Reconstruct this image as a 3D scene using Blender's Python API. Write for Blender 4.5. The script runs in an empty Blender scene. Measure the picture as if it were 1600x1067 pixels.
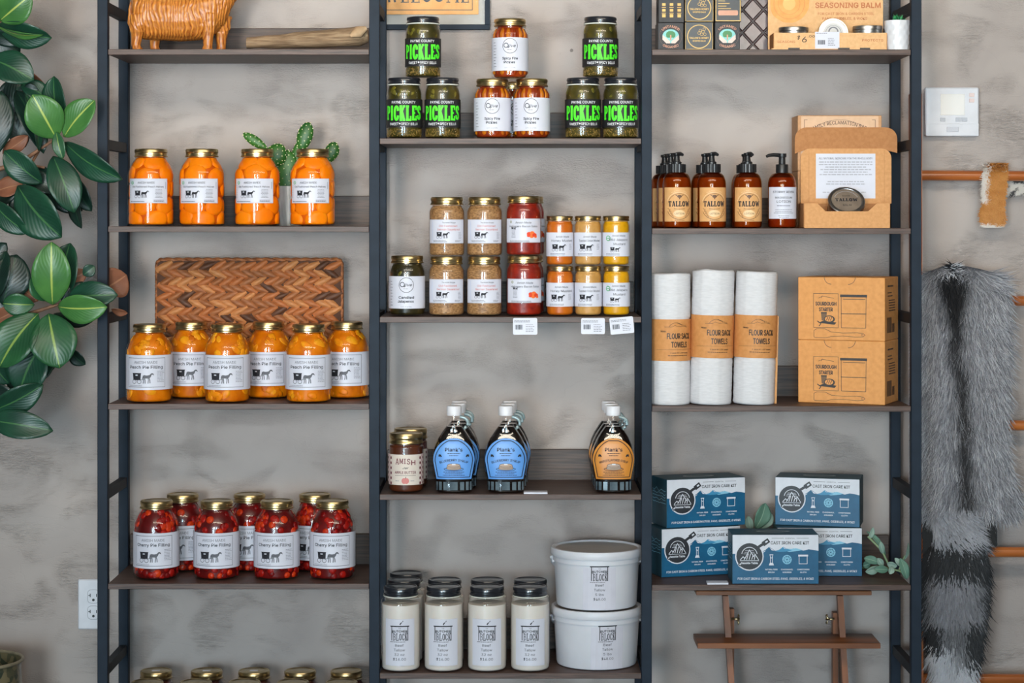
import bpy, bmesh, math, random
from mathutils import Vector, Matrix, noise
from mathutils.geometry import tessellate_polygon
random.seed(7)
SC = bpy.context.scene
COL = SC.collection
PI = math.pi
# ---------------------------------------------------------------- camera frame: px of the 1600x1067 photograph at depth Y
D, S, HZ, ZC = 4.78, 700.0, 345.0, 1.5
def K(Y=0.0): return (D + Y) / D / S
def XZ(px, py, Y=0.0):
    k = K(Y); return ((px - 800) * k, ZC - (py - HZ) * k)
def P3(px, py, Y=0.0):
    x, z = XZ(px, py, Y); return Vector((x, Y, z))
def ZS(py): return ZC - (py - HZ) / S
# ---------------------------------------------------------------- camera, light, exposure
cd = bpy.data.cameras.new('camera'); cam = bpy.data.objects.new('camera', cd); COL.objects.link(cam)
cam.location = (0, -D, ZC); cam.rotation_euler = (PI / 2, 0, 0)
cd.sensor_width = 36; cd.lens = 36 * (D * S) / 1600; cd.shift_y = -(533.5 - HZ) / 1600; cd.clip_start = 0.1
SC.camera = cam
w = bpy.data.worlds.new('world'); SC.world = w; w.use_nodes = True
w.node_tree.nodes['Background'].inputs[0].default_value = (0.50, 0.72, 1.0, 1)
w.node_tree.nodes['Background'].inputs[1].default_value = 0.06
def area(name, loc, target, sx, sy, power, color, spread=180):
    l = bpy.data.lights.new(name, 'AREA'); l.shape = 'RECTANGLE'; l.size = sx; l.size_y = sy
    l.energy = power; l.color = color; l.spread = math.radians(spread)
    o = bpy.data.objects.new(name, l); COL.objects.link(o); o.location = loc
    d = Vector(target) - Vector(loc); o.rotation_euler = d.to_track_quat('-Z', 'Y').to_euler()
    return o
area('shop_window_and_fill', (0.25, -6.6, 1.75), (0.15, 0, 2.1), 0.75, 2.0, 15.5, (0.64, 0.87, 1.0), 48)
area('shop_window_and_fill', (-1.2, -6.6, 1.9), (-0.3, 0, 2.2), 0.75, 1.6, 11.0, (1.0, 0.86, 0.71), 40)  # added warm fill for the upper wall, no window known on this side
area('shop_window_and_fill', (1.2, -6.6, 1.9), (0.4, 0, 2.3), 0.75, 1.6, 2.6, (1.0, 0.86, 0.71), 34)
area('low_cool_fill', (-1.5, -6.2, 0.9), (-0.3, 0, 1.2), 1.2, 1.5, 60, (0.60, 0.84, 1.0), 120)  # added low cool fill for the lower wall; no door is known
area('ceiling_light', (0.3, -2.5, 2.95), (0.2, 0.2, 2.2), 3.2, 0.6, 70, (1.0, 0.89, 0.73), 180)
SC.view_settings.view_transform = 'Standard'; SC.view_settings.look = 'None'
SC.view_settings.gamma = 1.0; SC.view_settings.use_curve_mapping = False
SC.view_settings.exposure = -0.05
SC.cycles.use_denoising = True
SC.cycles.max_bounces = 8; SC.cycles.transparent_max_bounces = 16
SC.cycles.caustics_reflective = False; SC.cycles.caustics_refractive = False

# ---------------------------------------------------------------- materials
def lin(c):
    out = []
    for v in c:
        v = v / 255.0
        out.append(v / 12.92 if v <= 0.04045 else ((v + 0.055) / 1.055) ** 2.4)
    return tuple(out) + (1.0,)
MATS = {}
def pm(name, c1, c2=None, scale=30, rough=0.5, metal=0.0, bump=0.0, stretch=(1, 1, 1), detail=4, coat=0.0, spec=0.5,
       lo=0.35, hi=0.65, kind='noise', bscale=None, sub=0.0, coords='Object'):
    """procedural principled material: two tones blended by a noise / voronoi / wave texture"""
    if name in MATS: return MATS[name]
    m = bpy.data.materials.new(name); m.use_nodes = True; nt = m.node_tree
    b = nt.nodes['Principled BSDF']
    b.inputs['Roughness'].default_value = rough; b.inputs['Metallic'].default_value = metal
    b.inputs['Specular IOR Level'].default_value = spec
    b.inputs['Coat Weight'].default_value = coat; b.inputs['Coat Roughness'].default_value = 0.05
    if sub: b.inputs['Subsurface Weight'].default_value = sub; b.inputs['Subsurface Scale'].default_value = 0.01
    if c2 is None: c2 = tuple(min(255, v * 1.06) for v in c1)
    tc = nt.nodes.new('ShaderNodeTexCoord'); mp = nt.nodes.new('ShaderNodeMapping')
    mp.inputs['Scale'].default_value = stretch; nt.links.new(tc.outputs[coords], mp.inputs[0])
    if kind == 'voronoi':
        t = nt.nodes.new('ShaderNodeTexVoronoi'); t.inputs['Scale'].default_value = scale; fac = t.outputs['Color']
    elif kind == 'wave':
        t = nt.nodes.new('ShaderNodeTexWave'); t.inputs['Scale'].default_value = scale; t.inputs['Distortion'].default_value = 3
        fac = t.outputs['Fac']
    else:
        t = nt.nodes.new('ShaderNodeTexNoise'); t.inputs['Scale'].default_value = scale; t.inputs['Detail'].default_value = detail
        fac = t.outputs['Fac']
    nt.links.new(mp.outputs[0], t.inputs['Vector'])
    r = nt.nodes.new('ShaderNodeValToRGB'); r.color_ramp.elements[0].position = lo; r.color_ramp.elements[1].position = hi
    r.color_ramp.elements[0].color = lin(c1); r.color_ramp.elements[1].color = lin(c2)
    nt.links.new(fac, r.inputs[0]); nt.links.new(r.outputs[0], b.inputs['Base Color'])
    if bump:
        bp = nt.nodes.new('ShaderNodeBump'); bp.inputs['Strength'].default_value = bump; bp.inputs['Distance'].default_value = 0.002
        if bscale:
            t2 = nt.nodes.new('ShaderNodeTexNoise'); t2.inputs['Scale'].default_value = bscale; t2.inputs['Detail'].default_value = 5
            nt.links.new(mp.outputs[0], t2.inputs['Vector']); nt.links.new(t2.outputs['Fac'], bp.inputs['Height'])
        else: nt.links.new(fac, bp.inputs['Height'])
        nt.links.new(bp.outputs[0], b.inputs['Normal'])
    MATS[name] = m; return m
def glass_mat(name, tint=(255, 255, 255), ior=1.45, wob=0.05):
    if name in MATS: return MATS[name]
    m = bpy.data.materials.new(name); m.use_nodes = True; nt = m.node_tree; nt.nodes.clear()
    out = nt.nodes.new('ShaderNodeOutputMaterial'); mix = nt.nodes.new('ShaderNodeMixShader')
    tr = nt.nodes.new('ShaderNodeBsdfTransparent'); gl = nt.nodes.new('ShaderNodeBsdfGlossy'); fr = nt.nodes.new('ShaderNodeFresnel')
    tr.inputs[0].default_value = lin(tint); gl.inputs['Roughness'].default_value = 0.04; fr.inputs[0].default_value = ior
    tn = nt.nodes.new('ShaderNodeTexNoise'); tn.inputs['Scale'].default_value = 25; bp = nt.nodes.new('ShaderNodeBump')
    tc = nt.nodes.new('ShaderNodeTexCoord'); nt.links.new(tc.outputs['Object'], tn.inputs['Vector'])
    bp.inputs['Strength'].default_value = wob; bp.inputs['Distance'].default_value = 0.004
    nt.links.new(tn.outputs['Fac'], bp.inputs['Height']); nt.links.new(bp.outputs[0], gl.inputs['Normal'])
    gm = nt.nodes.new('ShaderNodeNewGeometry'); mm = nt.nodes.new('ShaderNodeMath'); mm.operation = 'SUBTRACT'; mm.use_clamp = True
    nt.links.new(fr.outputs[0], mm.inputs[0]); nt.links.new(gm.outputs['Backfacing'], mm.inputs[1])
    nt.links.new(mm.outputs[0], mix.inputs[0]); nt.links.new(tr.outputs[0], mix.inputs[1]); nt.links.new(gl.outputs[0], mix.inputs[2])
    nt.links.new(mix.outputs[0], out.inputs[0]); MATS[name] = m; return m
def attr_mat(name, rough=0.6, spec=0.3, bump=0):
    if name in MATS: return MATS[name]
    m = bpy.data.materials.new(name); m.use_nodes = True; nt = m.node_tree; b = nt.nodes['Principled BSDF']
    a = nt.nodes.new('ShaderNodeAttribute'); a.attribute_name = 'Col'
    hs = nt.nodes.new('ShaderNodeMixRGB'); hs.blend_type = 'MULTIPLY'; hs.inputs[0].default_value = 0.25
    tn = nt.nodes.new('ShaderNodeTexNoise'); tn.inputs['Scale'].default_value = 60
    nt.links.new(a.outputs['Color'], hs.inputs[1]); nt.links.new(tn.outputs['Color'], hs.inputs[2])
    nt.links.new(hs.outputs[0], b.inputs['Base Color'])
    b.inputs['Roughness'].default_value = rough; b.inputs['Specular IOR Level'].default_value = spec
    MATS[name] = m; return m

INK = pm('black_ink', (38, 38, 44), (48, 48, 54), rough=0.6, spec=0.2)
GREY = pm('grey_ink', (120, 120, 128), (130, 130, 138), rough=0.6, spec=0.2)
LGREY = pm('pale_grey_ink', (170, 170, 178), (180, 180, 188), rough=0.6, spec=0.2)
REDINK = pm('red_ink', (190, 90, 80), (200, 100, 90), rough=0.6, spec=0.2)
GREENINK = pm('green_ink', (70, 160, 100), (80, 170, 110), rough=0.6, spec=0.2)
WHITEINK = pm('white_ink', (214, 214, 218), (222, 222, 226), rough=0.55, spec=0.2)
LIME = pm('lime_ink', (70, 225, 40), (95, 240, 55), rough=0.5, spec=0.3)
PAPER = pm('white_label_paper', (206, 206, 217), (214, 214, 225), scale=12, rough=0.45, spec=0.4)
BLACKPAPER = pm('black_label_paper', (34, 33, 36), (42, 40, 42), scale=12, rough=0.5, spec=0.3)
GLASS = glass_mat('clear_jar_glass')
GOLD = pm('gold_lid_metal', (188, 164, 116), (204, 182, 136), scale=90, rough=0.3, metal=1.0)
BLACKLID = pm('black_lid_metal', (26, 28, 34), (34, 36, 42), scale=60, rough=0.28, coat=0.6)
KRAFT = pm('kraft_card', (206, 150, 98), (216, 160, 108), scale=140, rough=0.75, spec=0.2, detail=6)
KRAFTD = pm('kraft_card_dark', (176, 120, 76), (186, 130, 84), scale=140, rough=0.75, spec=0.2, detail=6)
POSTM = pm('slate_painted_metal', (27, 37, 49), (33, 44, 57), scale=20, rough=0.6, spec=0.22)
RUNGM = pm('dark_metal', (30, 33, 39), (37, 41, 48), scale=20, rough=0.6, spec=0.3)
SHELFM = pm('walnut_board', (54, 37, 30), (98, 74, 64), scale=9, rough=0.5, stretch=(1.5, 30, 30), bump=0.15, detail=6, lo=0.3, hi=0.7)
RAILM = pm('walnut_rail', (46, 33, 27), (92, 70, 58), scale=7, rough=0.5, stretch=(1.5, 30, 34), bump=0.2, detail=6, lo=0.3, hi=0.72)

# ---------------------------------------------------------------- object helpers
def link(name, me, mat=None, parent=None, smooth=False):
    o = bpy.data.objects.new(name, me); COL.objects.link(o)
    if mat is not None and not me.materials:
        for m in (mat if isinstance(mat, (list, tuple)) else [mat]): me.materials.append(m)
    if smooth:
        for p in me.polygons: p.use_smooth = True
    if parent is not None: o.parent = parent
    return o
def obj(name, bm, mat=None, parent=None, smooth=False, sharp=None):
    me = bpy.data.meshes.new(name); bm.normal_update(); bm.to_mesh(me); bm.free()
    o = link(name, me, mat, parent, smooth)
    if smooth and sharp: me.set_sharp_from_angle(angle=math.radians(sharp))
    return o
def pyobj(name, vs, fs, mat=None, parent=None, smooth=False, sharp=None):
    me = bpy.data.meshes.new(name); me.from_pydata([tuple(v) for v in vs], [], fs); me.update()
    o = link(name, me, mat, parent, smooth)
    if smooth and sharp: me.set_sharp_from_angle(angle=math.radians(sharp))
    return o
def tag(o, label=None, cat=None, group=None, kind=None):
    if label: o['label'] = label
    if cat: o['category'] = cat
    if group: o['group'] = group
    if kind: o['kind'] = kind
    return o
def thing(name, label, cat, loc=(0, 0, 0), rz=0.0, group=None):
    o = bpy.data.objects.new(name, None); COL.objects.link(o); o.location = loc; o.rotation_euler = (0, 0, rz)
    o.empty_display_size = 0.05
    return tag(o, label, cat, group)
def copy_tree(o, parent=None, label=None, group=None):
    c = o.copy(); COL.objects.link(c)
    if parent is not None: c.parent = parent
    if label: c['label'] = label
    if group: c['group'] = group
    for ch in list(o.children): copy_tree(ch, c)
    return c
def box(bm, x0, x1, y0, y1, z0, z1, bev=0.0, M=None):
    r = bmesh.ops.create_cube(bm, size=1.0)
    vs = r['verts']
    for v in vs:
        v.co = Vector((x0 + (v.co.x + .5) * (x1 - x0), y0 + (v.co.y + .5) * (y1 - y0), z0 + (v.co.z + .5) * (z1 - z0)))
    if bev:
        es = list({e for v in vs for e in v.link_edges})
        g = bmesh.ops.bevel(bm, geom=es, offset=bev, segments=1, affect='EDGES')
        vs = list({v for f in g['faces'] for v in f.verts} | {v for v in vs if v.is_valid})
    if M is not None: bmesh.ops.transform(bm, matrix=M, verts=[v for v in vs if v.is_valid])
    return vs
def boxobj(name, x0, x1, y0, y1, z0, z1, mat, parent=None, bev=0.0, M=None):
    bm = bmesh.new(); box(bm, x0, x1, y0, y1, z0, z1, bev, M); return obj(name, bm, mat, parent)
def lathe_data(prof, n=32, sy=1.0, cap=True):
    vs, fs = [], []
    for r, z in prof:
        for i in range(n):
            a = 2 * PI * i / n; vs.append((r * math.cos(a), r * math.sin(a) * sy, z))
    for j in range(len(prof) - 1):
        for i in range(n):
            a = j * n + i; b = j * n + (i + 1) % n; fs.append((a, b, b + n, a + n))
    if cap:
        if prof[0][0] > 1e-5: fs.append(tuple(reversed(range(n))))
        if prof[-1][0] > 1e-5: fs.append(tuple(range((len(prof) - 1) * n, len(prof) * n)))
    return vs, fs
def lathe(name, prof, mat, parent=None, n=32, sy=1.0, cap=True, sharp=40):
    vs, fs = lathe_data(prof, n, sy, cap); return pyobj(name, vs, fs, mat, parent, True, sharp)
def tube_data(pts, rad, n=8, closed=False):
    vs, fs = [], []; m = len(pts); pts = [Vector(p) for p in pts]
    rads = rad if isinstance(rad, (list, tuple)) else [rad] * m
    for i, p in enumerate(pts):
        a = pts[(i - 1) % m] if (i or closed) else p; b = pts[(i + 1) % m] if (i < m - 1 or closed) else p
        t = (b - a).normalized(); up = Vector((0, 0, 1)) if abs(t.z) < 0.9 else Vector((1, 0, 0))
        u = t.cross(up).normalized(); v = t.cross(u).normalized()
        for k in range(n):
            q = 2 * PI * k / n; vs.append(p + (u * math.cos(q) + v * math.sin(q)) * rads[i])
    for i in range(m if closed else m - 1):
        for k in range(n):
            a = i * n + k; b = i * n + (k + 1) % n; c = ((i + 1) % m) * n + (k + 1) % n; d = ((i + 1) % m) * n + k
            fs.append((a, b, c, d))
    if not closed: fs.append(tuple(range(n))); fs.append(tuple(reversed(range((m - 1) * n, m * n))))
    return vs, fs
def tube(name, pts, rad, mat, parent=None, n=8, closed=False):
    vs, fs = tube_data(pts, rad, n, closed); return pyobj(name, vs, fs, mat, parent, True, 60)
def prism(name, pts, y0, y1, mat, parent=None):
    """outline in x,z extruded from y0 to y1"""
    n = len(pts); vs = [(x, y0, z) for x, z in pts] + [(x, y1, z) for x, z in pts]
    tri = tessellate_polygon([[Vector((x, z, 0)) for x, z in pts]])
    fs = [tuple(t) for t in tri] + [tuple(i + n for i in reversed(t)) for t in tri]
    fs += [(i, (i + 1) % n, (i + 1) % n + n, i + n) for i in range(n)]
    o = pyobj(name, vs, fs, mat, parent)
    bm = bmesh.new(); bm.from_mesh(o.data); bmesh.ops.recalc_face_normals(bm, faces=bm.faces); bm.to_mesh(o.data); bm.free()
    return o

# ---------------------------------------------------------------- flat print: words and drawings as thin meshes
TXT = {}
def plain_font():
    # the plain sans that ships inside Blender itself; falls back to the built-in font
    try:
        import os
        p = os.path.join(bpy.utils.system_resource('DATAFILES', path='fonts'), 'Inter.woff2')
        return bpy.data.fonts.load(p) if os.path.exists(p) else None
    except Exception: return None
FONT = plain_font()
def text_data(s, bold=0.0):
    key = (s, bold)
    if key in TXT: return TXT[key]
    cu = bpy.data.curves.new('t', 'FONT'); cu.body = s; cu.resolution_u = 1; cu.offset = bold; cu.fill_mode = 'FRONT'
    if FONT: cu.font = FONT
    o = bpy.data.objects.new('t', cu); COL.objects.link(o)
    me = bpy.data.meshes.new_from_object(o)
    vs = [(v.co.x, v.co.y) for v in me.vertices]; fs = [tuple(p.vertices) for p in me.polygons]
    bpy.data.objects.remove(o); bpy.data.curves.remove(cu); bpy.data.meshes.remove(me)
    if vs:
        x0 = min(v[0] for v in vs); x1 = max(v[0] for v in vs)
        vs = [(x - x0, y) for x, y in vs]; wd = x1 - x0
    else: wd = 0
    TXT[key] = (vs, fs, wd); return TXT[key]
CAP = 0.695
GL = {
 'P': ([('T', [(.28, 0), (.28, 1)]), ('m', [(.28, .92), (.62, .92), (.82, .84), (.82, .58), (.62, .48), (.28, .48)])], [(.02, .6)], [(.02, .4)]),
 'I': ([('T', [(.5, 0), (.5, 1)])], [(.08, .92)], [(.08, .92)]),
 'C': ([('T', [(.84, .64), (.8, .84), (.6, .92), (.42, .92), (.22, .78), (.18, .5), (.22, .22), (.42, .08), (.6, .08), (.8, .16), (.86, .34)])], [], []),
 'K': ([('T', [(.24, 0), (.24, 1)]), ('m', [(.28, .42), (.8, .97)]), ('T', [(.42, .6), (.82, .02)])], [(.0, .48), (.6, 1)], [(.0, .48), (.6, 1)]),
 'L': ([('T', [(.28, 0), (.28, 1)]), ('m', [(.88, 0), (.88, .32)])], [(.02, .98)], [(.02, .58)]),
 'E': ([('T', [(.26, 0), (.26, 1)]), ('m', [(.3, .5), (.68, .5)]), ('m', [(.86, 0), (.86, .3)]), ('m', [(.86, .7), (.86, 1)])], [(.02, .96)], [(.02, .96)]),
 'S': ([('T', [(.84, .68), (.78, .88), (.55, .93), (.28, .9), (.18, .74), (.3, .58), (.7, .44), (.83, .27), (.7, .1), (.45, .07), (.2, .12), (.15, .32)])], [], []),
 'T': ([('T', [(.5, 0), (.5, 1)]), ('m', [(.08, 1), (.08, .72)]), ('m', [(.92, 1), (.92, .72)])], [(.25, .75)], [(.02, .98)]),
 'A': ([('m', [(.48, 1), (.14, 0)]), ('T', [(.52, 1), (.86, 0)]), ('m', [(.26, .3), (.74, .3)])], [(.0, .34), (.64, 1)], []),
 'O': ([('T', [(.5, .93), (.25, .85), (.14, .5), (.25, .15), (.5, .07), (.75, .15), (.86, .5), (.75, .85), (.5, .93)])], [], []),
 'W': ([('T', [(.1, 1), (.3, .02)]), ('m', [(.3, .02), (.5, .9)]), ('T', [(.5, .9), (.7, .02)]), ('m', [(.7, .02), (.9, 1)])], [], [(-.02, .28), (.76, 1.02)]),
 'B': ([('T', [(.24, 0), (.24, 1)]), ('m', [(.24, .92), (.6, .92), (.8, .84), (.8, .62), (.6, .53), (.28, .53)]), ('m', [(.6, .53), (.86, .44), (.86, .16), (.66, .08), (.24, .08)])], [(.02, .4)], [(.02, .4)]),
 'M': ([('m', [(.14, 0), (.14, 1)]), ('T', [(.16, 1), (.5, .15)]), ('m', [(.5, .15), (.84, 1)]), ('T', [(.84, 0), (.84, 1)])], [(.0, .3), (.68, 1)], [(.0, .25), (.75, 1)]),
}
def chaikin(pts, n=2):
    for _ in range(n):
        o = [pts[0]]
        for p, q in zip(pts, pts[1:]): o += [(p[0] * .75 + q[0] * .25, p[1] * .75 + q[1] * .25), (p[0] * .25 + q[0] * .75, p[1] * .25 + q[1] * .75)]
        pts = o + [pts[-1]]
    return pts
class Art:
    """drawing in units of u (right) and v (up); build() maps it onto a surface"""
    def __init__(s, du=None, dv=None): s.v, s.f, s.mi, s.mats, s.du, s.dv = [], [], [], [], du, dv
    def _m(s, mat):
        if mat not in s.mats: s.mats.append(mat)
        return s.mats.index(mat)
    def add(s, vs, fs, mat, L=0):
        s.c = (getattr(s, 'c', 0) + 1) % 9; L = L + s.c * .07      # no two prints lie in exactly one plane
        b = len(s.v); s.v += [(x, y, L) for x, y in vs]; k = s._m(mat)
        for f in fs: s.f.append(tuple(i + b for i in f)); s.mi.append(k)
    def rect(s, x0, y0, x1, y1, mat, L=0):
        if x1 < x0: x0, x1 = x1, x0
        if y1 < y0: y0, y1 = y1, y0
        n = 1
        vs = []
        for i in range(n + 1):
            x = x0 + (x1 - x0) * i / n; vs += [(x, y0), (x, y1)]
        s.add(vs, [(2 * i, 2 * i + 2, 2 * i + 3, 2 * i + 1) for i in range(n)], mat, L)
    def poly(s, pts, mat, L=0):
        t = tessellate_polygon([[Vector((x, y, 0)) for x, y in pts]]); s.add(list(pts), [tuple(q) for q in t], mat, L)
    def disc(s, cx, cy, r, mat, L=0, n=20, ry=None):
        ry = ry or r
        s.add([(cx + r * math.cos(2 * PI * i / n), cy + ry * math.sin(2 * PI * i / n)) for i in range(n)], [tuple(range(n))], mat, L)
    def ring(s, cx, cy, r, wd, mat, L=0, n=28, a0=0, a1=360):
        pts = [(cx + r * math.cos(math.radians(a0 + (a1 - a0) * i / n)), cy + r * math.sin(math.radians(a0 + (a1 - a0) * i / n))) for i in range(n + 1)]
        s.line(pts, wd, mat, L)
    def line(s, pts, wd, mat, L=0):
        m = len(pts); vs = []
        for i, p in enumerate(pts):
            a = Vector(pts[max(i - 1, 0)]); b = Vector(p); c = Vector(pts[min(i + 1, m - 1)])
            d1 = (b - a) if i else (c - b); d2 = (c - b) if i < m - 1 else d1
            if d1.length < 1e-9: d1 = d2
            if d2.length < 1e-9: d2 = d1
            d1 = d1.normalized(); d2 = d2.normalized(); t = (d1 + d2)
            t = t.normalized() if t.length > 1e-6 else d1
            nn = Vector((-t.y, t.x)); cs = max(0.5, nn.dot(Vector((-d1.y, d1.x))))
            nn = nn * (wd / 2 / cs); vs += [(b.x + nn.x, b.y + nn.y), (b.x - nn.x, b.y - nn.y)]
        s.add(vs, [(2 * i, 2 * i + 1, 2 * i + 3, 2 * i + 2) for i in range(m - 1)], mat, L)
    def frame(s, x0, y0, x1, y1, wd, mat, L=0):
        s.rect(x0, y0, x1, y0 + wd, mat, L); s.rect(x0, y1 - wd, x1, y1, mat, L)
        s.rect(x0, y0, x0 + wd, y1, mat, L); s.rect(x1 - wd, y0, x1, y1, mat, L)
    def text(s, t, cx, cy, h, mat, w=None, bold=0.0, L=1, align='c', arc=None, rot=0, slant=0, bulge=0):
        """cy is the baseline centre; h the capital height; w a forced width; arc a radius (positive = smile down)"""
        vs, fs, wd = text_data(t)
        if not vs: return
        sy = h / CAP; sx = (w / wd) if w else sy
        W = wd * sx; ox = {'c': -W / 2, 'l': 0, 'r': -W}[align]; out = []
        for x, y in vs:
            X = x * sx + ox + slant * y * sy; Y = y * sy
            if arc:
                a = X / arc; X, Y = (arc + Y) * math.sin(a), (arc + Y) * math.cos(a) - arc
            if bulge: Y = Y - bulge * (1 - (2 * X / W) ** 2) * (1 - y / CAP)
            if rot:
                c, q = math.cos(rot), math.sin(rot); X, Y = X * c - Y * q, X * q + Y * c
            out.append((X, Y))
        if bold:      # heavier strokes: the same letters laid twice with a small shift
            q = bold * .75 * h / CAP
            for dx, dy in ((q, 0), (-q, 0), (0, q), (0, -q)): s.add([(cx + x + dx, cy + y + dy) for x, y in out], fs, mat, L)
        else: s.add([(cx + x, cy + y) for x, y in out], fs, mat, L)
    def slab(s, t, cx, y0, w, h, mat, T=.44, m=.30, sl=.15, L=1, gap=.12, bulge=0.0, wide={}):
        """heavy slab lettering drawn from strokes, fitted into a w x h box"""
        ws = [wide.get(c, 0.6 if c == 'I' else 1.0) for c in t]; tot = sum(ws) + gap * (len(t) - 1); u = w / tot; x = cx - w / 2
        for c, q in zip(t, ws):
            st, bs, ts = GL[c]; gw = q * u; th = {'T': T * u, 'm': m * u}
            xm = x + gw / 2 - cx; k = (1 - (2 * xm / w) ** 2) * bulge; yb = y0 - k; hh = h + k
            def Q(p): return (x + p[0] * gw, yb + p[1] * hh)
            for kd, pl in st: s.line(chaikin([Q(p) for p in pl]) if c in 'COS' else [Q(p) for p in pl], th[kd], mat, L)
            for a, b in bs: s.rect(x + a * gw, yb, x + b * gw, yb + sl * h, mat, L)
            for a, b in ts: s.rect(x + a * gw, yb + hh - sl * h, x + b * gw, yb + hh, mat, L)
            x += gw + gap * u
    def micro(s, x0, y0, x1, n, dy, h, mat, L=1, just='l', seed=1):
        """lines too small to read: rows of short strokes"""
        r = random.Random(seed)
        for i in range(n):
            y = y0 - i * dy; W = (x1 - x0) * r.uniform(.72, 1.0); a = x0 if just == 'l' else (x0 + x1 - W) / 2; e = a + W
            while a < e:
                q = min(r.uniform(1.0, 3.2) * h * 1.4, e - a); s.rect(a, y, a + q, y + h, mat, L); a += q + h * .7
    def bars(s, x0, y0, x1, y1, mat, L=1, seed=3):
        r = random.Random(seed); x = x0; d = (x1 - x0) / 40
        while x < x1:
            q = r.choice((1, 1, 2, 3)) * d; s.rect(x, y0, min(x + q, x1), y1, mat, L); x += q + r.choice((1, 1, 2)) * d
    def buggy(s, x, y, k, mat=None, L=1, gray=None):
        """horse and buggy, about 20 units wide at k=1; x,y is its left foot"""
        mat = mat or INK; q = lambda pts: [(x + a * k, y + b * k) for a, b in pts]
        s.poly(q([(0, 9.6), (9, 9.6), (8.6, 8.6), (8.2, 3.2), (1.0, 3.2), (.5, 8.6)]), mat, L)
        s.rect(x + 3.4 * k, y + 7.2 * k, x + 5.6 * k, y + 8.2 * k, PAPER, L + 1)
        for cx, r in ((2, 1.9), (7, 1.9)): s.ring(x + cx * k, y + 1.9 * k, r * k, .42 * k, gray or mat, L, n=10)
        s.line(q([(8, 3.4), (12, 4.2)]), .35 * k, mat, L)
        s.poly(q([(10.6, 4.9), (16, 4.7), (17.4, 6.0), (18.3, 8.2), (19.5, 8.1), (20.1, 7.4), (20.4, 7.8), (19.5, 9.4), (18.0, 9.5), (16.4, 7.9), (14, 7.5), (11.6, 7.9), (10.2, 7.1)]), gray or mat, L)
        s.poly(q([(10.6, 6.8), (9.9, 5.2), (10.0, 2.8), (10.6, 5.4)]), mat, L)
        for a, b in (((11, 5.4), (10.8, .2)), ((12, 5.4), (12.5, .2)), ((15.2, 5.4), (15.0, .2)), ((16, 5.4), (16.8, .4))):
            s.line(q([a, ((a[0] + b[0]) / 2 + .25, 2.9), b]), .75 * k, gray or mat, L)
    def build(s, name, fn, parent):
        me = bpy.data.meshes.new(name); me.from_pydata(s.v, [], s.f)
        for m in s.mats: me.materials.append(m)
        me.polygons.foreach_set('material_index', s.mi); me.update()
        if s.du:   # cut along the curve of the surface so nothing sinks below it
            bm = bmesh.new(); bm.from_mesh(me)
            for ax, d in ((0, s.du), (1, s.dv)):
                if not d: continue
                lo = min(v[ax] for v in s.v); hi = max(v[ax] for v in s.v); q = math.floor(lo / d) * d + d
                while q < hi:
                    n = [0, 0, 0]; n[ax] = 1; c = [0, 0, 0]; c[ax] = q
                    bmesh.ops.bisect_plane(bm, geom=bm.verts[:] + bm.edges[:] + bm.faces[:], plane_co=c, plane_no=n, dist=1e-4); q += d
            bm.to_mesh(me); bm.free()
        for v in me.vertices: v.co = fn(*v.co)
        me.update()
        return link(name, me, None, parent)
def cyl_map(R, z0, k, a0=0.0, eps=0.0006):
    def f(u, v, L):
        r = R + eps + L * 0.00018; a = a0 + u * k / R; return (r * math.sin(a), -r * math.cos(a), z0 + v * k)
    return f
def flat_map(k, z0, y0=0.0, x0=0.0, eps=0.0005):
    def f(u, v, L): return (x0 + u * k, y0 - eps - L * 0.0002, z0 + v * k)
    return f
def cyl_label(name, R, z0, z1, a0, a1, mat, parent, n=20, eps=0.0003):
    vs, fs = [], []
    for i in range(n + 1):
        a = a0 + (a1 - a0) * i / n
        for r in (R - 0.0006, R + eps):
            for z in (z0, z1): vs.append((r * math.sin(a), -r * math.cos(a), z))
    for i in range(n):
        b = i * 4; fs += [(b + 2, b + 6, b + 7, b + 3), (b + 1, b + 5, b + 4, b), (b + 3, b + 7, b + 5, b + 1), (b, b + 4, b + 6, b + 2)]
    fs += [(0, 2, 3, 1), (n * 4 + 1, n * 4 + 3, n * 4 + 2, n * 4)]
    return pyobj(name, vs, fs, mat, parent, True, 40)
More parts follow.
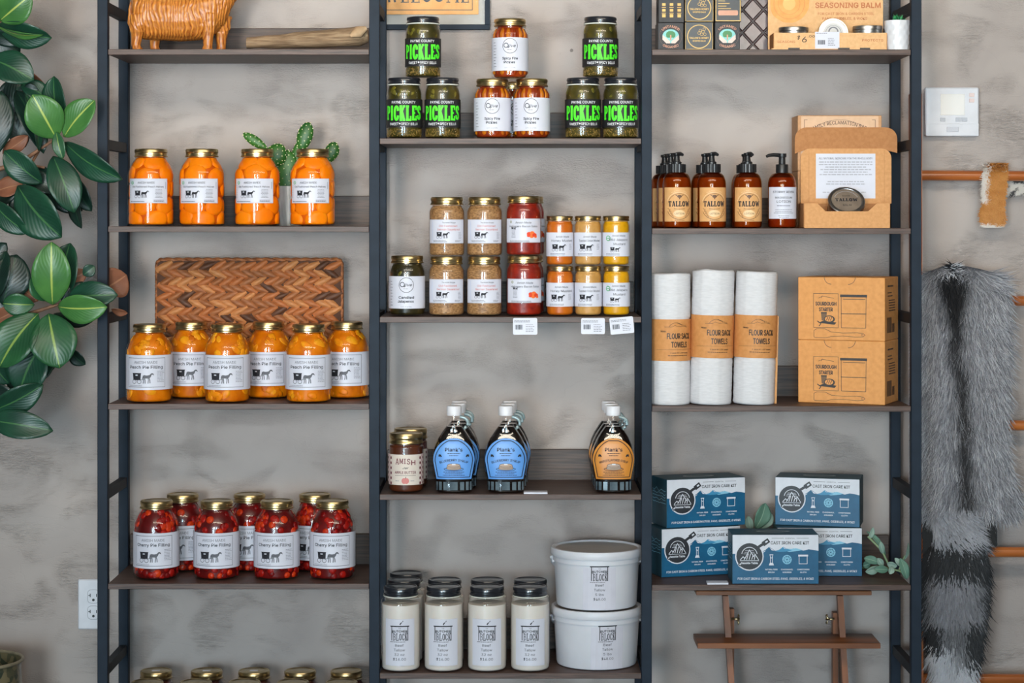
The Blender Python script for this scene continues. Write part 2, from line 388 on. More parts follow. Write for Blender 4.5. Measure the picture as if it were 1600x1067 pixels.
# ---------------------------------------------------------------- room
def plaster():
    m = bpy.data.materials.new('troweled_plaster'); m.use_nodes = True; nt = m.node_tree; b = nt.nodes['Principled BSDF']
    b.inputs['Roughness'].default_value = 0.62; b.inputs['Specular IOR Level'].default_value = 0.3
    N = lambda t: nt.nodes.new(t); Lk = nt.links.new
    tc = N('ShaderNodeTexCoord')
    def nz(scale, det, st, dist=0):
        mp = N('ShaderNodeMapping'); mp.inputs['Scale'].default_value = st; Lk(tc.outputs['Object'], mp.inputs[0])
        t = N('ShaderNodeTexNoise'); t.inputs['Scale'].default_value = scale; t.inputs['Detail'].default_value = det
        t.inputs['Distortion'].default_value = dist; Lk(mp.outputs[0], t.inputs['Vector']); return t.outputs['Fac']
    n1 = nz(3.2, 5, (1, 1, 1), .6); r = N('ShaderNodeValToRGB'); Lk(n1, r.inputs[0])
    r.color_ramp.elements[0].position = .3; r.color_ramp.elements[0].color = lin((166, 155, 150))
    r.color_ramp.elements[1].position = .7; r.color_ramp.elements[1].color = lin((187, 176, 170))
    n2 = nz(52, 5, (1, 1, 3.6), 2.2); n3 = nz(6, 4, (1, 1, 1.6), 1.0)
    mul = N('ShaderNodeMath'); mul.operation = 'MULTIPLY'; sb = N('ShaderNodeMath'); sb.operation = 'SUBTRACT'; sb.inputs[1].default_value = .5; Lk(n2, sb.inputs[0]); Lk(sb.outputs[0], mul.inputs[0])
    rr = N('ShaderNodeValToRGB'); rr.color_ramp.elements[0].position = .44; rr.color_ramp.elements[1].position = .66; Lk(n3, rr.inputs[0])
    Lk(rr.outputs[0], mul.inputs[1])
    vor = N('ShaderNodeTexVoronoi'); vor.feature = 'DISTANCE_TO_EDGE'; vor.inputs['Scale'].default_value = 7
    mp = N('ShaderNodeMapping'); mp.inputs['Scale'].default_value = (1, 1, 2.2); Lk(tc.outputs['Object'], mp.inputs[0])
    ds = N('ShaderNodeMixRGB'); ds.inputs[0].default_value = .35; Lk(mp.outputs[0], ds.inputs[1])
    nn = N('ShaderNodeTexNoise'); nn.inputs['Scale'].default_value = 5; Lk(mp.outputs[0], nn.inputs['Vector']); Lk(nn.outputs['Color'], ds.inputs[2])
    Lk(ds.outputs[0], vor.inputs['Vector'])
    cr = N('ShaderNodeValToRGB'); cr.color_ramp.elements[0].position = 0; cr.color_ramp.elements[1].position = .012; Lk(vor.outputs['Distance'], cr.inputs[0])
    ad = N('ShaderNodeMath'); ad.operation = 'MULTIPLY_ADD'; ad.inputs[1].default_value = .03; Lk(cr.outputs[0], ad.inputs[0]); Lk(mul.outputs[0], ad.inputs[2])
    bp = N('ShaderNodeBump'); bp.inputs['Strength'].default_value = .8; bp.inputs['Distance'].default_value = .0075
    Lk(ad.outputs[0], bp.inputs['Height']); Lk(bp.outputs[0], b.inputs['Normal']); Lk(r.outputs[0], b.inputs['Base Color'])
    return m
PLASTER = plaster()
WY = 0.30
def struct(o): return tag(o, kind='structure')
struct(boxobj('wall_back', -3.5, 3.5, WY, WY + .12, 0, 3.0, PLASTER))
struct(boxobj('floor', -3.5, 3.5, -7.2, WY + .12, -.1, 0, pm('floor_concrete', (110, 100, 92), (132, 122, 112), scale=4, rough=.5)))
struct(boxobj('ceiling', -3.5, 3.5, -7.2, WY + .12, 3.0, 3.1, pm('ceiling_paint', (150, 146, 140), (160, 156, 150), scale=5, rough=.8)))
SIDE = pm('side_wall_paint', (150, 148, 144), (160, 158, 154), scale=3, rough=.75)
struct(boxobj('wall_left', -3.62, -3.5, -7.2, WY + .12, 0, 3.0, SIDE))
struct(boxobj('wall_right', 3.5, 3.62, -7.2, WY + .12, 0, 3.0, SIDE))

# ---------------------------------------------------------------- shelving unit: three bays sharing four pairs of posts
UNIT = thing('shelving_unit', 'three-bay shelving unit of slate painted metal posts and dark walnut boards', 'shelf', (0, 0, 0))
PW = 16 / S; PX = [160, 584.8, 1010.5, 1432]; BY0 = 0.257
PXW = [(p - 800) / S for p in PX]; TOP = 2.26
for x in PXW:
    for y in (0.0, BY0):
        boxobj('post', x - PW / 2, x + PW / 2, y, y + PW, 0, TOP, POSTM, UNIT, .0012)
    for py in (-150, 9, 225, 499, 775, 1051, 1300):
        z = ZS(py); boxobj('side_rung', x - .008, x + .008, PW, BY0, z - .011, z + .011, RUNGM, UNIT)
BAY = [(0, [76.5, 353.5, 631, 912, 1197, 1345]), (1, [216, 495, 772.5, 1052, 1320]), (2, [77, 356.5, 634.5, 914])]
SZ = {}
rs = random.Random(4)
for b, tops in BAY:
    x0, x1 = PXW[b] + PW / 2 + .0006, PXW[b + 1] - PW / 2 - .0006
    for i, py in enumerate(tops):
        z = ZS(py); SZ[(b, i)] = z
        o = boxobj('shelf_board', x0, x1, .003, .2735, z - .0128, z, SHELFM, UNIT, .0008)
        boxobj('back_rail', x0 + .001, x1 - .001, .2745, .2865, z - .004, z + .071, RAILM, UNIT, .001)

# ---------------------------------------------------------------- glass jars
WALLT = 0.0016
def jar_prof(R, H, lidH, sz, neckR, p, bc=.007, inset=0.0, top=None, z0=0.0):
    pr = []; r0 = R - inset
    for i in range(5):
        a = PI / 2 * i / 4; pr.append((r0 - bc + bc * math.sin(a), z0 + bc - bc * math.cos(a)))
    zt = H - lidH if top is None else top; nz = H - lidH - .004
    for i in range(11):
        t = i / 10; z = sz + t * (nz - sz)
        if top is not None and z > top: break
        pr.append((neckR - inset + (R - neckR) * (1 - t ** p), z))
    pr.append((pr[-1][0], zt)); return pr
def rad_at(pr, z):
    for (r0, a), (r1, b) in zip(pr, pr[1:]):
        if a <= z <= b and b > a: return r0 + (r1 - r0) * (z - a) / (b - a)
    return pr[-1][0] if z > pr[-1][1] else pr[0][0]
def lid_prof(R, h, z):
    """screw lid: rolled lower bead, band, rolled upper edge, sunk disc"""
    return [(R - .0015, z), (R, z + .0008), (R, z + .16 * h), (R - .0016, z + .26 * h), (R - .0016, z + .5 * h), (R - .0004, z + .58 * h),
            (R - .0008, z + .88 * h), (R - .0022, z + h), (R - .0042, z + h), (R - .0052, z + h - .0012), (R * .72, z + h - .0012), (R * .68, z + h - .0006), (0.0, z + h - .0006)]
ICO = {}
def ico(sub):
    if sub not in ICO:
        bm = bmesh.new(); bmesh.ops.create_icosphere(bm, subdivisions=sub, radius=1.0)
        bm.verts.ensure_lookup_table(); ICO[sub] = ([v.co.copy() for v in bm.verts], [tuple(v.index for v in f.verts) for f in bm.faces]); bm.free()
    return ICO[sub]
def lump(name, c, rx, ry, rz, rot, mat, parent, prof=None, sub=3, off=.0005, data=None, zmax=None):
    vs, fs = ico(sub); out = []
    for v in vs:
        q = rot @ Vector((v.x * rx, v.y * ry, v.z * rz)) + Vector(c)
        if zmax is not None: q.z = min(q.z, zmax)
        if prof is not None:
            q.z = max(q.z, .0045); rm = rad_at(prof, q.z) - WALLT - off; r = math.hypot(q.x, q.y)
            if r > rm: q.x *= rm / r; q.y *= rm / r
        out.append(q)
    if data is not None:
        b = len(data[0]); data[0].extend(out); data[1].extend([tuple(i + b for i in f) for f in fs]); return None
    return pyobj(name, out, fs, mat, parent, True)
def rrot(r): return Matrix.Rotation(r.uniform(0, 6.28), 3, 'Z') @ Matrix.Rotation(r.uniform(-.9, .9), 3, 'X') @ Matrix.Rotation(r.uniform(-.9, .9), 3, 'Y')

M_SYR = pm('peach_syrup', (192, 76, 2), (206, 88, 3), scale=18, rough=.4, sub=.15, spec=.15)
M_PEACH = pm('peach_flesh', (238, 116, 3), (246, 132, 6), scale=14, rough=.4, sub=.2, detail=3, spec=.15)
M_PIE = pm('peach_pie_gel', (182, 84, 2), (222, 122, 8), scale=26, rough=.4, sub=.15, detail=3, spec=.15)
M_SLICE = pm('peach_slice_flesh', (224, 122, 8), (240, 156, 26), scale=30, rough=.4, sub=.2, spec=.15)
M_CHGEL = pm('cherry_gel', (72, 6, 8), (104, 10, 10), scale=30, rough=.3)
M_CH = [pm('cherry_skin_%s' % n, a, b, scale=60, rough=.35, sub=.1, spec=.2) for n, a, b in (('dark', (96, 8, 10), (122, 12, 12)), ('red', (136, 14, 12), (164, 24, 14)), ('bright', (176, 36, 12), (204, 60, 16)))]
M_OLIVE = pm('pickle_brine', (40, 38, 10), (76, 66, 18), scale=40, rough=.35, detail=5)
M_PICK = pm('pickle_skin', (84, 80, 22), (116, 106, 36), scale=50, rough=.35)
M_SEED = pm('mustard_seed_spice', (150, 120, 52), (96, 74, 26), scale=240, rough=.5)
M_HOT = pm('spicy_brine', (116, 34, 6), (150, 52, 8), scale=26, rough=.3)
M_SPEAR = pm('pickle_spear', (204, 120, 14), (166, 78, 8), scale=40, rough=.3, stretch=(1, 1, .3))
M_KRAUT = pm('sauerkraut_shreds', (122, 84, 48), (178, 134, 88), scale=170, rough=.5, bump=.4, stretch=(1, 1, 2.2), detail=6)
M_SALSA = pm('tomato_salsa', (112, 18, 8), (150, 34, 12), scale=70, rough=.4, bump=.3, detail=6)
M_HONEY = pm('honey_mustard', (184, 88, 8), (198, 102, 12), scale=40, rough=.4)
M_ONION = pm('onion_mustard', (188, 136, 68), (202, 152, 84), scale=90, rough=.45)
M_JALM = pm('jalapeno_mustard', (206, 146, 6), (218, 158, 12), scale=60, rough=.4)
M_CAND = pm('candied_pepper_syrup', (26, 24, 12), (52, 44, 18), scale=50, rough=.3)
M_BUTTER = pm('apple_butter_spread', (72, 32, 14), (88, 42, 20), scale=40, rough=.4)
M_TALLOW = pm('white_tallow', (214, 206, 198), (222, 214, 206), scale=12, rough=.45, sub=.1)
M_GASKET = pm('white_gasket', (225, 225, 215), (235, 235, 225), rough=.5)
k6 = K(.06)
SPEC = {  # all in photo px: R, H, lidR, lidH, shoulder z, neckR, p
 'half': (36, 120, 25.8, 12.6, 80, 24, 1.7), 'pie': (36, 121, 25.8, 12.4, 80, 24, 1.7),
 'pickle': (28, 94.5, 25.8, 9.8, 68, 24.8, 2.0), 'olive': (29, 93, 25.4, 11.5, 68, 23.6, 2.0), 'kraut': (28.3, 92.2, 25.6, 12, 68, 24.2, 2.0),
 'salsa': (28.2, 93, 26, 11, 67, 24.6, 2.0), 'mustard': (21.4, 77.6, 21, 7.8, 62, 19.8, 2.0), 'butter': (27.6, 91.5, 26.8, 16, 70, 25.6, 2.0),
 'cand': (28.2, 93.5, 25.6, 11.5, 66, 24.2, 2.0), 'tallow': (31.0, 129.5, 27, 13.5, 102, 26, 2.4),
}
def JS(kind): return [v * k6 if i < 6 else v for i, v in enumerate(SPEC[kind])]
def JH(kind): return SPEC[kind][1] * k6
def jar_base(name, kind, label, group, content, lidmat=GOLD, fill=None, cname='contents', inset=.0006):
    R, H, lR, lH, sz, nR, p = JS(kind)
    t = thing(name, label, 'jar', (0, 0, 0), 0, group)
    pr = jar_prof(R, H, lH, sz, nR, p)
    lathe('glass_jar', pr + [(pr[-1][0] + .0012, H - lH + .0002), (pr[-1][0] + .0012, H - lH + .001)], GLASS, t, 36, cap=False)
    top = H - lH - .001 if fill is None else fill
    cp = jar_prof(R, H, lH, sz, nR, p, bc=.006, inset=WALLT + inset, top=top, z0=.003)
    c = lathe(cname, cp, content, t, 32)
    lathe('lid', lid_prof(lR, lH, H - lH), lidmat, t, 36, sharp=35)
    return t, pr, c
def scatter(t, pr, name, n, size, mats, seed, zones, flat=(1, 1, 1), depth=.6, sub=2, shadow=True, arcs=(0, 2 * PI)):
    r = random.Random(seed)
    for i in range(n):
        z0, z1 = zones[i % len(zones)]; z = r.uniform(z0, z1); a = r.uniform(*arcs) - PI / 2
        s = size * r.uniform(.8, 1.2); rr = rad_at(pr, z) - WALLT - s * depth
        lump(name, (rr * math.cos(a), rr * math.sin(a), z), s * flat[0], s * flat[1], s * flat[2], rrot(r), r.choice(mats), t, pr, sub)
def ring_label(t, R, z0, z1, x0, x1, mat=PAPER, name='label', n=20):
    """a paper label; x0,x1 are arc positions in px from the jar's front"""
    return cyl_label(name, R, z0 * k6, z1 * k6, x0 * k6 / R, x1 * k6 / R, mat, t, n)

def amish_label(t, R, z0, z1, x0, x1, lines, kind='pie'):
    lb = ring_label(t, R, z0, z1, x0, x1); a = Art(du=6); h = z1 - z0; zc = (z0 + z1) / 2; cx = (x0 + x1) / 2
    if kind == 'pie':
        a.line([(-32, h / 2 - 4.4), (32, h / 2 - 4.4)], .6, INK); a.line([(-32, -h / 2 + 4.2), (32, -h / 2 + 4.2)], .6, INK)
        a.line([(-31.5, -h / 2 + 4.4), (-31.5, h / 2 - 4.4)], .5, INK); a.line([(31.5, -h / 2 + 4.4), (31.5, h / 2 - 4.4)], .5, INK)
        a.text('AMISH MADE', 0, h / 2 - 13.0, 5.6, GREY, w=37, bold=.004)
        a.text(lines, 0, h / 2 - 20.6, 6.3, INK, w=54, bold=.014)
        a.buggy(-22, -h / 2 + 9.5, 1.72, INK, gray=pm('dark_grey_ink', (70, 70, 78), (84, 84, 92)))
        a.micro(18, 1.5, 30, 8, 2.3, .7, GREY, seed=5); a.micro(-28, -h / 2 + 6.2, -4, 2, 2.0, .6, GREY, seed=6)
    elif kind == 'half':
        a.frame(x0 + .8, -h / 2 + .8, x1 - .8, h / 2 - .8, .35, LGREY)
        a.text('AMISH MADE', -2, h / 2 - 8, 4.4, INK, w=27); a.text('Old Fashioned Peach Halves', 0, h / 2 - 14, 3.9, INK, w=52, bold=.004)
        a.buggy(-21, -h / 2 + 8, 1.18, INK); a.micro(12, 1.5, 24, 7, 2.0, .7, GREY, just='c', seed=9)
        a.ring(-26, h / 2 - 6.5, 2.4, .8, GREENINK, n=12); a.rect(-27.5, h / 2 - 7, -24.5, h / 2 - 6.2, GREENINK)
        a.micro(-30, -h / 2 + 2.2, -4, 1, 2, .8, INK, seed=2); a.micro(10, -h / 2 + 4.2, 31, 2, 2.0, .8, INK, seed=3)
        for i in range(8): a.rect(-31.5, h / 2 - 12 - i * 2.6, -29.5, h / 2 - 10.4 - i * 2.6, LGREY)
        for i in range(10): a.rect(29, h / 2 - 6 - i * 1.1, 30.4, h / 2 - 5.4 - i * 1.1, GREY)
    elif kind == 'kraut':
        a.frame(x0 + .6, -h / 2 + .6, x1 - .6, h / 2 - .6, .4, LGREY)
        a.text('The Amish Shoppe', 4, h / 2 - 6, 3.0, INK, w=21); a.text('Old Fashioned', 3, h / 2 - 11.6, 4.2, REDINK, w=29)
        a.text('German Sauerkraut', 4, h / 2 - 17.0, 4.2, REDINK, w=37); a.buggy(-16, -h / 2 + 7.5, 1.05, INK)
        a.micro(20, -2, 26, 6, 1.9, .6, GREY, seed=4); a.micro(-22, -h / 2 + 4, 5, 2, 1.8, .6, INK, seed=8); a.micro(14, -h / 2 + 4, 26, 2, 1.8, .6, INK, seed=11)
        a.rect(-25, -h / 2 + 3, -23.5, h / 2 - 3, pm('pale_blue_ink', (190, 196, 216), (198, 204, 224)))
    elif kind == 'salsa':
        a.frame(x0 + .6, -h / 2 + .6, x1 - .6, h / 2 - .6, .4, LGREY)
        a.text('Amish Made', 0, h / 2 - 7.6, 4.2, INK, w=25); a.text('Habanero Bacon Salsa', 0, h / 2 - 13.4, 4.2, INK, w=47, bold=.004)
        a.buggy(-20, 1.0, .46, INK); a.micro(-20, -1, -12, 6, 1.9, .7, GREY, seed=4, just='c'); a.micro(-23, -h / 2 + 2.5, 18, 2, 1.8, .6, INK, seed=8)
        PEP = [pm('pepper_print_red', (222, 62, 30), (232, 76, 40)), pm('pepper_print_orange', (240, 110, 50), (244, 124, 60))]
        for i, (x, y, r) in enumerate(((9, -5, 4), (14, -4, 4.2), (18, -7, 4.2), (13, -9, 3.6), (8, -8, 2.8), (20, -9.5, 2.8))): a.disc(x, y, r, PEP[i % 2], 1 + i % 3, 9, r * .75)
        a.ring(-21, h / 2 - 5, 1.6, .8, pm('olive_ink', (120, 120, 50), (130, 130, 60)), n=8)
    elif kind == 'mustard':
        if len(lines) == 1:
            a.text('Amish Made', 2, h / 2 - 8, 3.8, INK, w=21); a.text(lines[0], 2, h / 2 - 14.4, 4.8, INK, w=36); a.buggy(-15, -h / 2 + 8, 1.1, INK); a.micro(-18, -h / 2 + 3.6, 12, 2, 1.8, .6, INK, seed=8); a.micro(13, 0, 19, 5, 2, .6, GREY)
        else:
            a.text('Amish Made', 3, h / 2 - 6.4, 3.8, INK, w=21); a.text(lines[0], 3, h / 2 - 13, 4.8, INK, w=30); a.text(lines[1], 4, h / 2 - 19.6, 4.8, INK, w=19)
            a.ring(-14.5, h / 2 - 9, 3.6, 1.2, GREENINK, n=12); a.rect(-17, h / 2 - 9.6, -12, h / 2 - 8.6, GREENINK); a.buggy(-11, -h / 2 + 6.5, .8, INK)
            a.micro(-18, -h / 2 + 3.4, 10, 2, 1.8, .6, INK, seed=8)
    a.build('print', cyl_map(R, zc * k6, k6, 0.0), lb)
    return lb

def instances(proto, spots):
    """spots: (px, Y, z, label, turn)"""
    for i, (px, Y, z, lab, turn) in enumerate(spots):
        o = proto if i == 0 else copy_tree(proto, label=lab)
        o['label'] = lab; o.location = ((px - 800) * K(Y), Y, z + .0004); o.rotation_euler = (0, 0, turn)
        # different fruit in every jar: turn the contents only
        rr = random.Random(px); ang = rr.uniform(0, 6.28) if i else 0
        for ch in o.children:
            if ch.name.split('.')[0] in ('peach_half', 'peach_slice', 'cherry', 'pickle_chunk', 'spice_seeds', 'contents'): ch.rotation_euler = (0, 0, ang)

# --- peach halves
t, pr, c = jar_base('peach_jar', 'half', '', 'jars of peach halves on the second shelf', M_SYR, inset=.0045)
R = JS('half')[0]; r = random.Random(21)
for lay, (z, n, off) in enumerate(((.02, 5, .1), (.05, 5, .6), (.08, 5, .25), (.11, 5, .75), (.138, 4, .3))):
    for i in range(n):
        a = 2 * PI * (i + off) / n + r.uniform(-.15, .15); rr = rad_at(pr, z) - .017; zz = z + r.uniform(-.006, .006)
        lump('peach_half', (rr * math.cos(a), rr * math.sin(a), zz), .0185, .0275, .0245, Matrix.Rotation(a, 3, 'Z') @ Matrix.Rotation(r.uniform(-.7, .7), 3, 'X'), M_PEACH, t, pr, 3, zmax=JH('half') - .02)
amish_label(t, R, 35.5, 73.5, -34, 33, '', 'half')
z = SZ[(0, 1)]
instances(t, [(236, .056, z, 'jar of peach halves under gold lid, leftmost of four on second left shelf', .0), (315.5, .056, z, 'jar of peach halves under gold lid, second from left on its shelf', -.04),
              (402, .056, z, 'jar of peach halves directly left of the gap where cactus pot shows', -.06), (488.5, .056, z, 'jar of peach halves at right end, in front of the potted cactus', -.05)])
# --- peach pie filling
t, pr, c = jar_base('pie_filling_jar', 'pie', '', 'jars of peach pie filling on the third shelf', M_PIE, inset=.002)
R = JS('pie')[0]
scatter(t, pr, 'peach_slice', 44, .012, [M_SLICE, M_PIE, M_SLICE], 5, [(.008, .03), (.104, .15), (.12, .15)], (1.3, .6, .75), .5, 2)
amish_label(t, R, 21, 74.5, -57, 57, 'Peach Pie Filling')
z = SZ[(0, 2)]
instances(t, [(233.5, .055, z, 'peach pie filling jar, leftmost in front row before woven tray', .0), (355, .055, z, 'peach pie filling jar, middle of the front row before woven tray', .0),
              (482, .055, z, 'peach pie filling jar, rightmost in front row before woven tray', .0), (299, .17, z, 'peach pie filling jar in back row, leftmost between two front jars', .06),
              (419.5, .17, z, 'peach pie filling jar in back row, middle one against woven tray', -.06), (542, .17, z, 'peach pie filling jar in back row, rightmost beside the metal post', -.12)])
# --- cherry pie filling
t, pr, c = jar_base('cherry_jar', 'pie', '', 'jars of cherry pie filling on the fourth shelf', M_CHGEL, inset=.0035)
scatter(t, pr, 'cherry', 84, .0088, [M_CH[0], M_CH[1], M_CH[1], M_CH[2]], 6, [(.008, .03), (.104, .152), (.104, .15)], (1, 1, .95), .75, 2)
amish_label(t, R, 19, 74, -57, 57, 'Cherry Pie Filling')
z = SZ[(0, 3)]
instances(t, [(244.5, .085, z, 'red cherry pie filling jar, leftmost of four in front row', .0), (338.5, .085, z, 'red cherry pie filling jar, second from left in front row', .0),
              (432.5, .085, z, 'red cherry pie filling jar, third from left in front row', .0), (519.5, .085, z, 'red cherry pie filling jar, rightmost of four in front row', .0),
              (285.5, .2, z, 'red cherry pie filling jar in back row, leftmost of three', -.1), (390, .2, z, 'red cherry pie filling jar in back row, middle of three', -.05), (492, .2, z, 'red cherry pie filling jar in back row, rightmost of three', -.1)])
# --- dark jars on the bottom shelf: only lids in view
t, pr, c = jar_base('preserve_jar', 'pie', '', 'jars on the lowest left shelf', pm('dark_fruit', (52, 14, 12), (74, 20, 14), scale=40, rough=.3))
ring_label(t, R, 21, 74, -57, 57)
z = SZ[(0, 4)]; nm = ['leftmost', 'second', 'third', 'fourth', 'rightmost']
spots = [(px, .185, z, 'gold lidded jar in back row of lowest left shelf, %s of five' % nm[i], 0) for i, px in enumerate((244, 323, 397, 469, 541))]
spots += [(px, .062, z, 'gold lidded jar in front row cut by the bottom edge, %s of five' % nm[i], 0) for i, px in enumerate((230, 306, 382, 458, 534))]
instances(t, spots)
for o in [o for o in COL.objects if o.name.startswith('preserve_jar')]:
    px = o.location.x / K(.185) + 800
    if o.location.y > .1 and not (450 < px < 480 or px > 500):
        boxobj('lid_sticker', -.009, .009, -.006, .004, JH('pie') - .0006, JH('pie') - .0001, PAPER, o)
# --- green and black labelled pickles
def seeds(t, pr, n, zz, seed, mat=M_SEED):
    r = random.Random(seed); d = ([], [])
    for i in range(n):
        z = r.uniform(*zz); a = r.uniform(0, 6.28); rr = rad_at(pr, z) - WALLT - .0007
        s = r.uniform(.0009, .0019); lump('', (rr * math.cos(a), rr * math.sin(a), z), s, s, s, Matrix.Identity(3), None, None, pr, 1, .0001, d)
    return tag(pyobj('spice_seeds', d[0], d[1], mat, t, True), kind='stuff')
t, pr, c = jar_base('pickle_jar', 'pickle', '', 'black labelled pickle jars on the top centre shelf', M_OLIVE, BLACKLID)
R, H, lR, lH, *_ = JS('pickle')
lathe('lid_gasket', [(lR - .001, H - lH - .0026), (lR + .0006, H - lH - .0022), (lR + .0006, H - lH - .0004), (lR - .001, H - lH)], M_GASKET, t, 36)
scatter(t, pr, 'pickle_chunk', 16, .010, [M_PICK], 8, [(.095, .112)], (1, .7, 1.1), .7, 2)
seeds(t, pr, 420, (.004, .021), 3)
lb = ring_label(t, R, 17, 61, -62, 62, BLACKPAPER, n=30); a = Art(du=5)
WH = WHITEINK
a.text('PAYNE COUNTY', 0, 15.0, 5.2, WH, w=39, bold=.02)
a.slab('PICKLES', 0, -9.2, 63, 21.2, LIME, bulge=3.0)
a.text('SWEET', -15.5, -18.0, 4.6, WH, w=16, bold=.02, bulge=.8); a.disc(-5.6, -16.2, 1.4, WH, 1, 8); a.text('SPICY DILLS', 10, -18.0, 4.6, WH, w=27, bold=.02, bulge=.8)
a.micro(-5, -21.0, 5, 1, 2, .9, LGREY)
a.build('print', cyl_map(R, 39 * k6, k6), lb)
z = SZ[(1, 0)]; H = JH('pickle') + .0004
instances(t, [(631.8, .052, z, 'black lidded pickle jar, lower left of the left stack of three', .0), (691.5, .052, z, 'black lidded pickle jar, lower right of the left stack of three', .0),
              (661, .052, z + H, 'black lidded pickle jar on top of the left stack under welcome sign', .0), (910.8, .052, z, 'black lidded pickle jar, lower left of the right stack of three', .0),
              (969.5, .052, z, 'black lidded pickle jar, lower right of right stack beside the post', .0), (938, .052, z + H, 'black lidded pickle jar on top of the right stack of three', .0)])
# --- white labelled spicy pickles
def olive_art(lb, R, zc, l1, l2):
    a = Art(du=5); a.ring(0, 12.5, 11.4, .7, INK, n=30, a0=40, a1=395)
    # script name
    a.ring(-6.2, 13.4, 3.4, 1.0, INK, n=14); a.line([(-4.2, 10.6), (-2.8, 9.6), (-1.4, 10.6)], .9, INK, 1)
    a.text('live', 2.6, 10.6, 6.2, INK, w=11, slant=.35, bold=.006); a.micro(-4.5, 6.2, 5.5, 1, 2, .8, GREY)
    a.text(l1, 0, -8.6, 5.2, INK, w=24, bold=.03); a.text(l2, -1, -14.6, 5.2, INK, w=17 if len(l2) < 8 else 25, bold=.03); a.text('16 FL OZ 473ML', 0, -22, 2.4, GREY, w=17)
    for i in range(9): a.line([(-30, 18 - i * 4.6), (-25.5 + (i % 3), 18 - i * 4.6)], .8, GREY)
    a.build('print', cyl_map(R, zc * k6, k6), lb)
t, pr, c = jar_base('spicy_pickle_jar', 'olive', '', 'white labelled spicy pickle jars', M_HOT, inset=.004)
R = JS('olive')[0]
for i in range(15):
    a = 2 * PI * i / 15; rr = .0335; vs, fs = lathe_data([(.001, .006), (.0062, .012), (.0066, .06), (.006, .1), (.003, .113)], 10)
    out = []
    for v in vs:
        q = Vector((v[0] + rr * math.cos(a), v[1] + rr * math.sin(a), v[2])); rm = rad_at(pr, q.z) - WALLT - .0005; l = math.hypot(q.x, q.y)
        if l > rm: q.x *= rm / l; q.y *= rm / l
        out.append(q)
    pyobj('pickle_spear', out, fs, M_SPEAR if i % 3 else M_HOT, t, True)
lb = ring_label(t, R, 11.5, 63, -40, 40); olive_art(lb, R, 37.2, 'Spicy Fire', 'Pickles')
H = JH('olive') + .0004
instances(t, [(769.3, .052, z, 'orange spicy pickle jar with white label, lower left of its pyramid', .0), (831, .052, z, 'orange spicy pickle jar with white label, lower right of its pyramid', -.05),
              (797, .052, z + H, 'orange spicy pickle jar on top of the two others', .0), (800, .165, z, 'gold lidded jar half hidden behind the two spicy pickle jars', .3)])
# --- candied peppers
t, pr, c = jar_base('candied_pepper_jar', 'cand', 'dark jar of candied peppers with white round-logo label at left end', None, M_CAND)
R = JS('cand')[0]; scatter(t, pr, 'pepper_chunk', 12, .008, [M_CAND, M_PICK], 9, [(.09, .108)], (1, .5, 1), .6, 2)
lb = ring_label(t, R, 12, 62, -40, 40); olive_art(lb, R, 36, 'Candied', 'Jalapenos')
t.location = ((636.2 - 800) * K(.052), .052, SZ[(1, 1)] + .0004)
# --- sauerkraut
t, pr, c = jar_base('sauerkraut_jar', 'kraut', '', 'sauerkraut jars on the middle centre shelf', M_KRAUT)
R = JS('kraut')[0]; amish_label(t, R, 20.5, 57.5, -33, 33, '', 'kraut'); z = SZ[(1, 1)]; H = JH('kraut') + .0004
instances(t, [(697.6, .052, z, 'tan sauerkraut jar, lower left of four, next to dark jar', .0), (756.6, .052, z, 'tan sauerkraut jar, lower right of four, next to red salsa', .03),
              (698.2, .052, z + H, 'tan sauerkraut jar, upper left of the four stacked ones', .0), (757, .052, z + H, 'tan sauerkraut jar, upper right of the four stacked ones', .02)])
# --- salsa
t, pr, c = jar_base('salsa_jar', 'salsa', '', 'red salsa jars', M_SALSA)
R = JS('salsa')[0]; amish_label(t, R, 21, 58, -33, 33, '', 'salsa'); H = JH('salsa') + .0004
instances(t, [(818.8, .052, z, 'red salsa jar standing on the board, front of lower pair', .06), (818.2, .052, z + H, 'red salsa jar stacked on top in front, beside sauerkraut', -.02),
              (823, .145, z, 'red salsa jar mostly hidden behind the lower front salsa', .4), (824, .145, z + H, 'red salsa jar mostly hidden behind the upper front salsa', .4)])
# --- mustards
for nm_, cont, lines, px, pos in (('honey_mustard_jar', M_HONEY, ['Honey Mustard'], 875, 'orange'), ('onion_mustard_jar', M_ONION, ['Toasted Onion Mustard'], 919, 'pale tan'), ('jalapeno_mustard_jar', M_JALM, ['Mild Jalapeno', 'Mustard'], 963, 'yellow')):
    t, pr, c = jar_base(nm_, 'mustard', '', 'stacked mustard jars', cont)
    R = JS('mustard')[0]; amish_label(t, R, 15, 52, -31, 31, lines, 'mustard')
    instances(t, [(px, .045, z, 'small jar of %s mustard, bottom of its stack of two' % pos, .0), (px - .4, .045, z + JH('mustard') + .0004, 'small jar of %s mustard, top of its stack of two' % pos, .1 if px < 900 else .03)])
